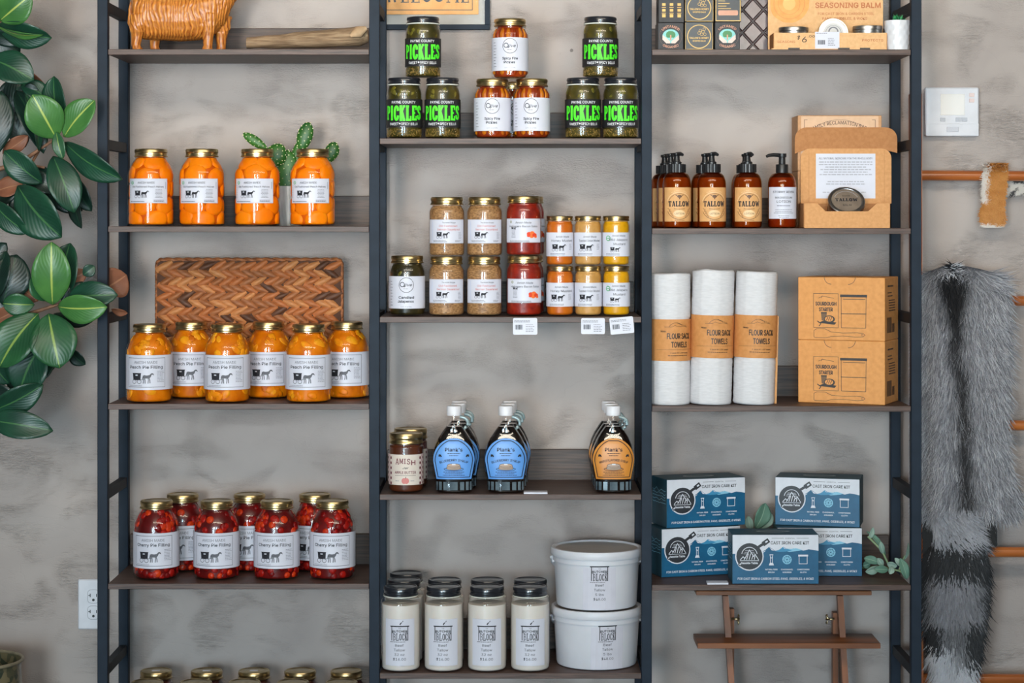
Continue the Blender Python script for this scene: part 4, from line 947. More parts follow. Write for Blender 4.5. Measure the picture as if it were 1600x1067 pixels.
# sourdough boxes
SD = pm('orange_kraft_carton', (214, 146, 78), (224, 156, 88), scale=90, rough=.62)
def sourdough(label, zz, px, Y, rz, slit):
    k = .00144; t, b = carton('sourdough_carton', label, 'box', .200, .132, 99 * k, SD, 'printed orange kraft cartons'); at(t, px, Y, zz, rz)
    a = Art(); B = pm('carton_black_ink', (52, 44, 40), (60, 52, 48)); U = .200 / 134
    fx = lambda x: x; Hh = 99
    a.frame(24, 19.5, 63, 73.5, .6, B); a.line([(24.5, 27), (24.5, 72)], .2, B)
    a.line([(32, 66), (38, 69), (45, 68), (56, 66)], .6, B); a.line([(36, 66), (38, 70)], .6, B)
    a.text('SOURDOUGH', 43.5, 54.5, 7.6, B, w=32, bold=.035); a.text('STARTER', 43.5, 45.6, 7.6, B, w=21, bold=.035)
    a.poly([(36, 43), (45, 43), (44, 31), (37, 31)], pm('carton_brown_ink', (112, 84, 58), (122, 92, 64)), 1); a.rect(36, 42, 45, 44, B, 2)
    a.disc(49, 33, 8.5, B, 2, 16, 6); a.disc(48.5, 33.4, 6.6, SD, 3, 14, 4.2); 
    for i in range(3): a.line([(44.5 + i * 3, 31), (47 + i * 3, 36.5)], .9, B, 4)
    a.poly([(32, 27), (57, 24.5), (60, 28), (40, 31)], B, 1); a.line([(30, 30), (36, 26)], 1.4, B, 1); a.line([(33, 22), (36, 26)], 1.2, B, 1)
    a.rect(65.5, 68, 107, 72, B, 1); a.line([(70, 65), (104, 65)], .8, B, 1); a.line([(67, 68), (67.5, 20), (105, 20), (105.5, 68)], .7, B, 1); a.line([(66.5, 42), (106, 42)], 1.0, B, 1)
    a.line([(25, 4.5), (25, 15), (29, 17.5), (42, 17.8), (52, 13), (70, 11.8), (92, 12.6), (101, 11.6), (104, 9), (101, 6.4), (92, 5.6), (70, 7), (52, 6), (44, 3.6), (28, 3.6), (25, 4.5)], .6, B, 1); a.ring(99.5, 9, 1.4, .5, B, 1, 10)
    a.ring(52, 99, 11, .7, B, 1, 10, 180, 270); a.ring(78, 99, 11, .7, B, 1, 10, 270, 360)
    a.rect(52, 99 - (19 if slit else 12), 78, 99, SD if slit else SD, 0)
    if slit: a.frame(52.5, 80, 78, 99, .4, pm('tab_edge', (196, 128, 66), (204, 136, 72)), 1)
    a.build('print', lambda u, v, L: (u * U, -.0005 - L * .0002, v * k), b)
    a = Art(); a.micro(20, 84, 74, 1, 4, 2.4, B); a.micro(20, 74, 60, 2, 5, 1.6, B); a.micro(28, 62, 84, 5, 4, 1.6, B, seed=8); a.bars(14, 12, 50, 36, B); a.bars(52, 12, 70, 26, B, seed=8)
    a.build('side_print', lambda u, v, L: (.200 + .0005, u * .132 / 100, v * k), b)
    return t
z = SZ[(2, 2)] + EPS; rz = -math.radians(23)
sourdough('lower orange kraft carton with spatula drawing, tab pasted down', z, 1247, .098, rz, True)
sourdough('upper orange kraft carton with spatula drawing, stacked on the other', z + 99 * .00144 + EPS, 1247, .098, rz, False)

# flour sack towels
COTTON = pm('white_cotton', (206, 204, 206), (216, 214, 216), scale=60, rough=.85, spec=.1, bump=.3, stretch=(1, 1, 6), bscale=40)
def towel(label, cx, Rpx, Hpx, tilt, seed, a_lab, b0, b1):
    k = K(.06); t = thing('towel_roll', label, 'towel', ((cx - 800) * k, .06, SZ[(2, 2)] + EPS + abs(tilt) * Rpx * k), 0, 'rolled white towels with kraft bands'); t.rotation_euler = (0, tilt, 0)
    r = random.Random(seed); n = 64; m = 70; vs, fs = [], []
    for j in range(m + 1):
        q = j / m * Hpx
        for i in range(n):
            an = 2 * PI * i / n; p = noise.noise(Vector((math.cos(an) * .8 + seed, math.sin(an) * .8, q * .16))) * .55 + noise.noise(Vector((math.cos(an) * 2 + seed, math.sin(an) * 2, q * .45))) * .3
            ed = -1.4 if (q < 2 or q > Hpx - 2) else 0
            R = Rpx + p + ed + (.9 if 40 < i < 52 else 0) - (1.0 * (abs(q / Hpx - .5) < .16))
            wob = (noise.noise(Vector((math.cos(an), math.sin(an), seed * 3.1))) * 3 if j == m else 0)
            vs.append((R * math.cos(an) * k, R * math.sin(an) * k, (q + wob) * k))
    for j in range(m):
        for i in range(n): a = j * n + i; b = j * n + (i + 1) % n; fs.append((a, b, b + n, a + n))
    # rolled end: a spiral of cloth edges sunk in the top
    base = len(vs)
    for q, dz in ((.86, -1.5), (.8, .4), (.68, -1.5), (.6, .2), (.48, -1.6), (.38, 0), (.25, -1.8), (.12, -1)):
        for i in range(n): an = 2 * PI * i / n; vs.append((Rpx * q * math.cos(an) * k, Rpx * q * math.sin(an) * k, (Hpx + dz) * k))
    rows = [m * n] + [base + i * n for i in range(8)]
    for a0, b0_ in zip(rows, rows[1:]):
        for i in range(n): fs.append((a0 + i, a0 + (i + 1) % n, b0_ + (i + 1) % n, b0_ + i))
    fs.append(tuple(range(rows[-1], rows[-1] + n))); fs.append(tuple(reversed(range(n))))
    pyobj('rolled_cloth', vs, fs, COTTON, t, True)
    lb = cyl_label('paper_band', (Rpx + .9) * k, b0 * k, b1 * k, -PI * .98, PI * .98, pm('kraft_band', (198, 134, 74), (208, 144, 84), scale=120, rough=.7), t, 48)
    B = pm('band_ink', (58, 42, 32), (66, 50, 38)); a = Art(du=6)
    a.line([(-20, 20.5), (-8, 20.6), (-4, 23), (2, 21), (10, 21.5), (18, 20)], .5, B); a.ring(-2, 14, 13, .5, B, 1, 16, 40, 150); a.text('FARMHOUSE', 8, 23.2, 2.2, B, w=17, rot=-.3)
    a.text('ORGANIC', -22, 12.6, 2.8, B, w=9, bold=.03, rot=-.06); a.text('FLOUR SACK', 4, 2.2, 11.5, B, w=40, bold=.028); a.text('TOWELS', 4, -11, 11.5, B, w=27, bold=.028)
    a.line([(-34, -15), (34, -14)], .3, B, 1); a.text('2-pack 30" x 30" towels', 4, -20.5, 2.6, B, w=30, bold=.02); a.micro(-20, -24.3, 24, 1, 2, .9, B, just='c')
    a.build('print', cyl_map((Rpx + .9) * k, (b0 + b1) / 2 * k, k, a_lab), lb)
    return t
t = towel('leftmost rolled white towel, partly behind the metal post', 1047, 31.4, 204, .0, 1, .28, 68.5, 133)
t = towel('middle rolled white towel, leaning slightly right', 1110, 32.6, 208, .024, 2, .16, 72.5, 138.5)
t3 = towel('right rolled white towel, leaning slightly toward the cartons', 1177.5, 32.4, 206, .026, 3, .08, 72.5, 138.5)
boxobj('backing_card', 31.8 * K(.06), 35.5 * K(.06), -.004, .012, 0.0006, 137 * K(.06), KRAFT, t3)

# cast iron care kits
KW = pm('kit_white_print', (204, 206, 214), (212, 214, 222), scale=40, rough=.5); KB = pm('kit_blue_print', (5, 80, 116), (10, 90, 128), scale=30, rough=.5); KL = pm('kit_light_blue', (120, 180, 206), (132, 190, 214), rough=.5); KM = pm('kit_mid_blue', (54, 130, 170), (62, 138, 178), rough=.5)
KT = pm('kit_teal_side', (22, 60, 74), (30, 70, 84), scale=20, rough=.55); KI = pm('kit_dark_ink', (36, 38, 44), (44, 46, 52), rough=.5)
KWD, KD, KH = .194, .095, .1105
def kit_art():
    a = Art(); H = 77.0
    a.rect(0.6, 46, 135.4, 76.4, KW, 0); a.rect(.6, .6, 135.4, 47, KB, 0)
    a.poly([(45, 46.5), (45, 49), (52, 53), (58, 58), (61, 56), (68, 51.5), (74, 53.5), (80, 58), (84, 55), (92, 54), (96, 55.5), (104, 53.5), (112, 52), (120, 54), (128, 53), (135.4, 51.5), (135.4, 46.5)], KB, 1)
    a.poly([(74, 53.2), (80, 57.6), (83, 55.5), (92, 54.5), (100, 55.8), (110, 53), (104, 51.5), (90, 50)], KL, 2); a.poly([(66, 51.2), (74, 53.4), (80, 58.2), (86, 54.8), (94, 52), (84, 50.5), (74, 50)], KM, 3)
    a.poly([(57.5, 58), (61.5, 55), (67, 51.8), (62, 52.4), (60.5, 54.5)], KW, 4); a.poly([(79.6, 58), (83, 55.6), (86, 54.4), (81.5, 55.2)], KW, 4); a.poly([(45, 48), (50, 51), (53, 52), (49, 49)], KW, 4)
    # skillet
    a.disc(27, 43, 22.4, KW, 5, 28); a.line([(42, 57), (57, 67.5)], 9.5, KW, 5); a.disc(27, 43, 20.6, KI, 6, 28); a.disc(14, 31, 5.2, KW, 5, 10); a.disc(12.8, 31, 3.6, KI, 6, 10)
    a.line([(41, 57.5), (45.5, 60.5), (50, 63)], 4.2, KI, 7); a.line([(48, 61.8), (57.5, 68.5)], 7.4, KI, 7); a.line([(52, 64.8), (55.5, 67.2)], 2.4, KW, 8); a.line([(11.6, 29.6), (13.4, 32.2)], 1.8, KW, 8)
    a.ring(27, 45, 12.2, 1.0, KW, 8, 20, 10, 170)
    for i in range(3): a.line([(18 + i * 1.2, 47 + i * 2.4), (36 - i * 1.2, 47 + i * 2.4)], .6, KW, 8)
    a.poly([(12.5, 37.5), (17, 42.5), (20, 41), (27, 53), (33.5, 43.5), (36, 46), (41.5, 37.5)], KI, 8); a.line([(12.5, 37.5), (17, 42.5), (20, 40), (27, 53), (33.5, 43), (36, 46), (41.5, 37.5)], 1.1, KW, 9)
    for i in range(5): a.line([(18.5 + i * 4, 38), (22 + i * 3.4, 43.5 + (4 if i in (1, 2) else 0))], 1.2, KW, 9)
    a.line([(12, 36.4), (42, 36.4)], .8, KW, 9); a.text('Seaside Table', 27, 31.2, 4.0, KW, w=26, bold=.04, L=9)
    a.text('ESSENTIAL', 91, 70.2, 2.4, KI, w=15); a.line([(62, 71.2), (81, 71.2)], .5, KI, 1); a.line([(101, 71.2), (120, 71.2)], .5, KI, 1); a.text('CAST IRON CARE KIT', 90.5, 61.8, 6.2, KI, w=60, bold=.02, L=4)
    # icons
    a.frame(59.5, 32, 63.5, 43.5, .9, KW, 3); a.poly([(57.5, 29), (65.5, 29), (64, 33), (59, 33)], KW, 3); a.poly([(58.5, 46), (64.5, 46), (62.6, 40), (60.4, 40)], KW, 3); a.poly([(59.6, 45), (63.4, 45), (62, 41), (61, 41)], KB, 4)
    a.disc(86, 38, 7.4, KL, 3, 14); a.ring(86, 38, 5, .7, KB, 4, 14); a.disc(86, 38, 1.3, KB, 4, 8)
    for i in range(8): a.line([(86 + 2.4 * math.cos(i * PI / 4), 38 + 2.4 * math.sin(i * PI / 4)), (86 + 6.6 * math.cos(i * PI / 4 + .3), 38 + 6.6 * math.sin(i * PI / 4 + .3))], .5, KB, 4)
    a.frame(104.5, 31, 118, 45, .9, KW, 3); a.rect(103.6, 42.8, 119, 45.6, KW, 3)
    for cx, (l1, l2) in ((61.5, ('NATURAL FIBER', 'BRUSH')), (86, ('CHAINMAIL', 'SCRUBBER')), (111.5, ('CONDITIONING', 'CLOTH'))):
        a.text(l1, cx, 21.6, 2.7, KW, w=19, bold=.03, L=3); a.text(l2, cx, 17.2, 2.7, KW, w=10 if len(l2) < 7 else 14, bold=.03, L=3)
    a.text('FOR CAST IRON & CARBON STEEL PANS, GRIDDLES, & WOKS', 68, 6.6, 4.4, KW, w=119, bold=.02, L=3, slant=.12)
    return a
KA = kit_art()
def kit(label, px, Y, zz, deg):
    t, b = carton('care_kit_carton', label, 'box', KWD, KD, KH, KT, 'blue and white boxed kits'); at(t, px, Y, zz, math.radians(deg))
    if not hasattr(kit, 'me'):
        U, V = KWD / 136, KH / 77
        kit.me = KA.build('front_print', lambda u, v, L: (u * U, -.0005 - L * .00012, v * V), b).data
        a = Art(); r = random.Random(3)
        for i in range(5): a.line([(8 + j * 9, 38 + i * 5 + 5 * noise.noise(Vector((j * .5, i, 1)))) for j in range(11)], .9, KL, 1)
        kit.sd = a.build('side_print', lambda u, v, L: (-.0004, KD - u * KD / 104, v * V), b).data
        a = Art(); a.disc(68, 34, 27, pm('kit_top_grey', (150, 158, 160), (166, 174, 176)), 1, 26, 11); a.disc(68, 34, 22, KT, 2, 26, 7); kit.tp = a.build('top_print', lambda u, v, L: (u * U, v * KD / 68, KH + .0004 + L * .0002), b).data
    else:
        link('front_print', kit.me, None, b); link('side_print', kit.sd, None, b); link('top_print', kit.tp, None, b)
    return t
z = SZ[(2, 3)] + EPS
kit('blue care kit carton lower left, leaning partly behind the front one', 1033.4, .096, z, 17)
kit('blue care kit carton on top of the left one', 1041.5, .108, z + KH + EPS, 17)
kit('blue care kit carton lower right, half hidden by the front one', 1214, .122, z, -2)
kit('blue care kit carton on top at right, turned to show its right side', 1211, .165, z + KH + EPS, -14)
kit('blue care kit carton standing alone in front at the shelf edge', 1144, .013, z, 0)
# ---------------------------------------------------------------- top right shelf: small cartons, quilted slab, balm display, succulent
z = SZ[(2, 0)] + EPS
BXG = pm('charcoal_carton', (48, 46, 48), (56, 54, 56), scale=60, rough=.6); BXB = pm('black_carton', (17, 16, 18), (23, 22, 24), scale=60, rough=.4)
GOLDI = pm('gold_print', (206, 160, 66), (220, 176, 84), rough=.4); COPI = pm('copper_print', (190, 130, 98), (204, 144, 112), rough=.4); TEALI = pm('teal_print', (120, 190, 186), (134, 200, 196)); SKIN = pm('pink_print', (222, 190, 178), (230, 200, 188)); GRNI = pm('tree_print', (56, 120, 66), (66, 132, 76))
k = K(.03); BD = .055
def emblem(a, cx, cy):
    a.ring(cx, cy, 17.5, .1, COPI, 1); a.text('UNTAMED', cx, cy + 13.6, 5.0, COPI, w=27, arc=17, bold=.02); a.text('ORGANIC', cx, cy - 18.4, 5.0, COPI, w=27, arc=-26, bold=.02)
    a.disc(cx, cy, 13, TEALI, 1, 22, 11); a.disc(cx, cy + 3, 7.5, GRNI, 2, 12, 5.4); a.disc(cx - 4, cy + 1, 3.4, GRNI, 2, 9); a.disc(cx + 4, cy + 1, 3.4, GRNI, 2, 9); a.rect(cx - 1, cy - 6, cx + 1, cy + 2, COPI, 3)
    for s_ in (-1, 1): a.poly([(cx + s_ * 1, cy - 8), (cx + s_ * 12.5, cy + 2), (cx + s_ * 13, cy - 5), (cx + s_ * 7, cy - 11), (cx + s_ * 1, cy - 11)], SKIN, 3)
def smallbox(label, px0, px1, zz, h, kind, rz=0):
    w_ = (px1 - px0) * k; t, b = carton('balm_carton', label, 'box', w_, BD, h * k, BXG if kind in 'et' else BXB, 'small dark cartons stacked on the top right shelf', .001); at(t, px0, .022, zz, rz)
    a = Art(); W_ = px1 - px0; cx = W_ / 2
    if kind == 'e': emblem(a, cx, h / 2)
    elif kind == 'r':
        a.ring(cx, h / 2 - 1, 18, 1.4, GOLDI, 1, 30); a.text('TALLOW & HONEY', cx, h / 2 - 4.5, 3.6, GOLDI, w=30, bold=.04); a.text('WHIPPED BALM', cx, h / 2 - 9, 3.2, GOLDI, w=20, bold=.03)
        for q, (x, y) in enumerate(((2, 10), (6, 8), (4, 4), (8, 12), (9, 4), (0, 6))): a.ring(cx + x, h / 2 + y - 1.5, 2.3, .5, GOLDI, 1, 6)
        a.line([(3, 1), (W_ - 2, 1)], .8, GOLDI, 1)
        for u in (1, W_ - 1): a.line([(u, 1), (u, h - 1)], .6, GOLDI, 1)
    elif kind == 't':
        for i in range(3):
            for j in range(2): x = 8 + i * 12; y = h - 26 - j * 9 + 8; a.rect(x - 2.5, y, x + 3, y + 4, GOLDI, 1); a.rect(x - 3, y - 3, x + 3.5, y - 2, GOLDI, 1)
            a.rect(8 + i * 12 - 2.5, 8, 8 + i * 12 + 3, 13, GOLDI, 1)
    else:
        a.frame(1, 1, W_ - 1, h - 1, 1.2, GOLDI, 1)
        for i in range(4): a.rect(5, h - 14 - i * 4, 16 + (i * 7) % 12, h - 12.9 - i * 4, GOLDI, 1)
        a.poly([(6, 10), (W_ - 6, 10), (W_ - 5, 12), (W_ - 5, 16), (W_ - 6, 18), (6, 18), (5, 16), (5, 12)], COPI, 1)
    a.build('print', lambda u, v, L: (u * k, -.0004 - L * .00015, v * k), b); return t
h1 = 42.5
smallbox('charcoal carton with round tree emblem, lower left by the post', 1028, 1068, z, h1, 'e', .04); smallbox('charcoal carton with gold icons, on top at left by the post', 1029, 1069, z + h1 * k + EPS, 44, 't', .03)
smallbox('black carton with gold ring, lower one in middle of six', 1070, 1114.5, z, h1 + 1, 'r'); smallbox('black carton with gold ring, upper one in middle of six', 1070, 1115, z + (h1 + 1) * k + EPS, 46, 'r')
smallbox('charcoal carton with round tree emblem, lower right beside quilted slab', 1117, 1156, z, h1 + 1, 'e'); smallbox('black carton with copper bar and gold lines, upper right', 1117, 1158, z + (h1 + 1) * k + EPS, 46, 'g')
# quilted slab: diamond panels proud of grooves
QM = pm('dark_brown_glaze', (66, 46, 47), (88, 64, 65), scale=40, rough=.3, coat=.4, bump=.2)
q = thing('quilted_slab', 'dark brown slab with raised diamond panels leaning behind small cartons', 'slab', (X(1176, .12), .118, z))
k9 = K(.118); WQ, HQ = 66, 112
boxobj('base_slab', -33 * k9, 33 * k9, 0, .012, 0, HQ * k9, pm('dark_groove', (44, 28, 26), (54, 36, 32), rough=.5), q, .001)
def clip(poly, x0, x1, y0, y1):
    for ax, lim, s_ in ((0, x0, 1), (0, x1, -1), (1, y0, 1), (1, y1, -1)):
        out = []
        for i in range(len(poly)):
            a, b = poly[i - 1], poly[i]; da = (a[ax] - lim) * s_; db = (b[ax] - lim) * s_
            if (da < 0) != (db < 0): t_ = da / (da - db); out.append((a[0] + (b[0] - a[0]) * t_, a[1] + (b[1] - a[1]) * t_))
            if db >= 0: out.append(b)
        poly = out
        if len(poly) < 3: return None
    return poly
for i in range(-2, 4):
    for j in range(-1, 9):
        cx = (i + (j % 2) * .5) * 33; cy = j * 18 - 4
        pl = clip([(cx - 15.2, cy), (cx, cy - 16.6), (cx + 15.2, cy), (cx, cy + 16.6)], -32, 32, 1, HQ - 1)
        if pl and len(pl) >= 3:
            mx = sum(p[0] for p in pl) / len(pl); my = sum(p[1] for p in pl) / len(pl); n = len(pl)
            vs = [(p[0] * k9, -.0004, p[1] * k9) for p in pl] + [((mx + (p[0] - mx) * .86) * k9, -.0036, (my + (p[1] - my) * .86) * k9) for p in pl]
            pyobj('panel', vs, [tuple(range(n, 2 * n))] + [(a, (a + 1) % n, (a + 1) % n + n, a + n) for a in range(n)], QM, q)
# seasoning balm counter display
PK = pm('pale_kraft_card', (220, 172, 122), (230, 184, 134), scale=140, rough=.75, spec=.2, detail=6); Y1 = .016; k1 = K(Y1); k3 = K(.085)
d_ = thing('balm_display', 'kraft counter display with large heading and orange seal on its back card', 'display', (X(1297.5, Y1), Y1, z)); hx = 88 * k1
boxobj('front_wall', -hx, hx, 0, .0018, 0, 26.5 * k1, PK, d_, .0003); boxobj('base_flange', -hx - 4 * k1, hx, -.0005, .09, 0, .003, PK, d_)
for i, (u0, u1) in enumerate(((-66, -48), (12, 30), (46, 62))): boxobj('slot', u0 * k1, u1 * k1, -.0009, .001, .0002, 3 * k1, pm('slot_dark', (50, 36, 26), (60, 44, 32)), d_)
for sx in (-1, 1): boxobj('side_wall', sx * hx - .0012, sx * hx + .0012, .0018, .09, .0005, 26 * k1, KRAFTD, d_)
bc = boxobj('back_card', -90 * k3, 90 * k3, .0745, .0765, .0005, 118 * k3, PK, d_, .0003)
a = Art(); OR = pm('orange_seal_print', (224, 146, 58), (232, 160, 76), scale=60); BI = pm('sienna_ink', (182, 98, 44), (192, 108, 52)); bl = [(-57 + (31 + 3 * noise.noise(Vector((math.cos(i * .3), math.sin(i * .3), 2)))) * math.cos(2 * PI * i / 36), 76 + (30 + 4 * noise.noise(Vector((math.cos(i * .3), math.sin(i * .3), 5)))) * math.sin(2 * PI * i / 36)) for i in range(36)]
a.poly(bl, OR, 0); a.ring(-57, 76, 24, 1.0, pm('seal_edge_print', (208, 126, 48), (216, 138, 60)), 1, 30); a.ring(-57, 76, 17, .8, pm('seal_edge_print', (208, 126, 48)), 1, 30); a.disc(-57, 76, 10, pm('seal_centre_print', (236, 172, 92), (242, 182, 104)), 1, 20)
a.text('SEASONING BALM', 35, 69.5, 11, BI, w=102, bold=.03); a.text('FOR CAST IRON & CARBON STEEL', 32, 58.5, 5.0, BI, w=88, bold=.012); a.text('PANS, GRIDDLES, & WOKS', 30, 51, 5.0, BI, w=70, bold=.012)
a.build('print', flat_map(k3, 0, .0745), bc)
fw = [o for o in d_.children if o.name.startswith('front_wall')][0]; a = Art(); a.text('SEASONS', -69, 10.6, 4.6, BI, w=28, bold=.01); a.text('PROTECTS', 66, 13, 4.6, BI, w=33, bold=.01)
a.text('$', -50, 16, 8, INK, w=4.5, slant=.15); a.text('6', -41, 11.5, 12, INK, w=7.5, slant=.1); a.text('.00', -30, 19, 4.8, INK, w=11); a.build('print', flat_map(k1, 0, 0), fw)
pt = boxobj('price_sticker', -24 * k1, 14 * k1, -.0008, -.0002, 1.6 * k1, 27.8 * k1, PAPER, d_); a = Art(); a.micro(-22, 25, 0, 1, 2, .9, GREY); a.bars(-20, 8, -8, 15, INK); a.micro(-4, 17, 8, 5, 2.6, .9, GREY, seed=4); a.build('sticker_print', flat_map(k1, 0, -.0008), pt)
def tin(label, px, Y, zz, h, standing=False):
    R = 23.3 * K(Y); t = thing('round_tin', label, 'tin', (X(px, Y), Y, zz), 0, 'silver tins in the balm display')
    M = Matrix.Identity(4)
    if standing: M = Matrix.Translation((0, 0, R + .0003)) @ Matrix.Rotation(PI / 2 - .1, 4, 'X')
    H = h * K(Y)
    part_m(lathe('tin_body', [(R * .94, 0), (R * .96, .001), (R * .96, H - .006)], SILV, t, 36), M)
    ld = part_m(lathe('lid', [(R * .97, H - .009), (R, H - .008), (R, H - .001), (R * .985, H), (R * .9, H), (R * .88, H - .0012), (R * .6, H - .0012), (R * .58, H - .0004), (0, H - .0004)], SILV, t, 40, sharp=30), M)
    if standing:
        a = Art(); a.disc(0, 0, 16, pm('tin_paper', (200, 198, 196), (210, 208, 206), rough=.5), 0, 26); a.ring(0, 0, 12, .6, GREY, 1, 26); a.ring(0, 2, 7, 2, GREY, 1, 20); a.text('BALM', 0, -9, 4, GREY, w=13); kk_ = K(Y)
        a.build('print', lambda u, v, L: M @ Vector((u * kk_, v * kk_, H - .0002 + L * .0002)), ld)
    return t
tin('silver tin lying flat at the left of balm display', 1240, .0545, z + .0035, 34); tin('silver tin lying flat at the right of balm display', 1355.5, .0545, z + .0035, 36)
tin('silver tin standing on edge in the middle of balm display', 1300, .066, z + .0035, 15, True)
# succulent
t = thing('potted_succulent', 'small green succulent in a white dimpled pot at shelf end', 'plant', (X(1401.5, .035), .035, z)); kq = K(.035); vs, fs = [], []; n = 40; m = 18
for j in range(m + 1):
    for i in range(n):
        an = 2 * PI * i / n; R = 17.5 + 2 * (j / m) + .9 * math.cos(an * 10 + (j // 3 % 2) * PI) * math.sin(j * PI / 3) ** 2; vs.append((R * math.cos(an) * kq, R * math.sin(an) * kq, j / m * 46 * kq))
for j in range(m):
    for i in range(n): a = j * n + i; b = j * n + (i + 1) % n; fs.append((a, b, b + n, a + n))
fs.append(tuple(reversed(range(n))))
b0 = len(vs)
for R, q in ((17, 46), (16.5, 40), (0.1, 40)):
    for i in range(n): vs.append((R * math.cos(2 * PI * i / n) * kq, R * math.sin(2 * PI * i / n) * kq, q * kq))
for r0, r1 in ((m * n, b0), (b0, b0 + n), (b0 + n, b0 + 2 * n)):
    for i in range(n): fs.append((r0 + i, r0 + (i + 1) % n, r1 + (i + 1) % n, r1 + i))
pyobj('pot', vs, fs, pm('white_ceramic', (218, 218, 222), (228, 228, 232), scale=30, rough=.3, coat=.3), t, True, 60)
def spike(name, base, tip, w_, thick, mat, parent, up=Vector((0, -1, .3)), n=7):
    base = Vector(base); tip = Vector(tip); d = tip - base; s_ = d.cross(up).normalized(); u_ = s_.cross(d).normalized(); vs, fs = [], []
    for i in range(n):
        q = i / (n - 1); ww = w_ * (math.sin(PI * min(1, q * .8 + .22)) ** .8) * (1 - q ** 4) ; c = base + d * q + u_ * (-.12 * d.length * math.sin(q * PI))
        vs += [c - s_ * ww, c + u_ * thick * (1 - q), c + s_ * ww, c - u_ * thick * .6 * (1 - q)]
    for i in range(n - 1):
        for j in range(4): a = i * 4 + j; b = i * 4 + (j + 1) % 4; fs.append((a, b, b + 4, a + 4))
    fs += [(3, 2, 1, 0)]; return pyobj(name, vs, fs, mat, parent, True)
SUC = [pm('succulent_green', (34, 140, 84), (70, 176, 104), scale=50, rough=.4), pm('succulent_dark', (16, 92, 60), (36, 124, 74), scale=50, rough=.4)]
r = random.Random(5)
for i in range(16):
    an = 2 * PI * i / 16 + r.uniform(-.2, .2); el = r.uniform(.25, 1.3); L_ = r.uniform(15, 19.5) * kq; spike('leaf', (0, 0, 39 * kq), (math.cos(an) * math.cos(el) * L_, math.sin(an) * math.cos(el) * L_, 41 * kq + math.sin(el) * L_ * .95), 3.6 * kq, 1.4 * kq, SUC[i % 2], t)

# ---------------------------------------------------------------- welcome sign in a metal frame on the wall
t = thing('framed_sign', 'kraft welcome sign behind glass in a slate metal frame', 'sign', (X(674.5, .28), .2850, 0)); k = K(.28); zf = lambda py: ZC - (py - HZ) * k
FR = [(-101, 100), (46, -110)]
for nm_, x0, x1, y0, y1 in (('frame_bar', -84, 91, 46, 38), ('frame_bar', -84, 91, -102, -110), ('frame_bar', -84, -79, 38, -102), ('frame_bar', 83, 91, 38, -102)):
    boxobj(nm_, x0 * k, x1 * k, -.003, .014, zf(y0), zf(y1), POSTM, t, .0008)
SG = pm('sign_kraft', (226, 164, 96), (234, 174, 106), scale=50, rough=.6)
pn = prism('sign_card', [(-78 * k, zf(22)), (73 * k, zf(22)), (73 * k, zf(-90)), (-78 * k, zf(-90))], .004, .006, SG, t)
boxobj('backing_mat', -80 * k, 84 * k, .009, .0115, zf(38), zf(-102), pm('pale_mat', (176, 172, 166), (184, 180, 174), rough=.7), t)
a = Art(); SI = pm('sign_ink', (58, 60, 68), (66, 68, 76)); a.slab('WELCOME', -7, -3.5, 132, 30, SI, T=.2, m=.07, sl=.045, wide={'W': 1.35, 'M': 1.25, 'O': 1.15, 'L': .9, 'E': .85}); a.frame(-76, -15.6, 64, 86, 1.1, SI, 1)
a.build('print', lambda u, v, L: (u * k, .004 - .0005 - L * .0003, zf(-v)), pn)
boxobj('glass_pane', -80 * k, 84 * k, -.001, .001, zf(39), zf(-103), glass_mat('flat_frame_glass', wob=0.0), t)
tag(lathe('wall_hook', [(.004, 0), (.004, .006), (.0015, .008), (0, .0082)], glass_mat('clear_plastic', (235, 235, 235)), None, 12), 'small clear plastic wall hook between the two top pickle stacks', 'hook')
o = bpy.data.objects['wall_hook']; o.rotation_euler = (PI / 2, 0, 0); o.location = P3(893, 79, WY - .0003)

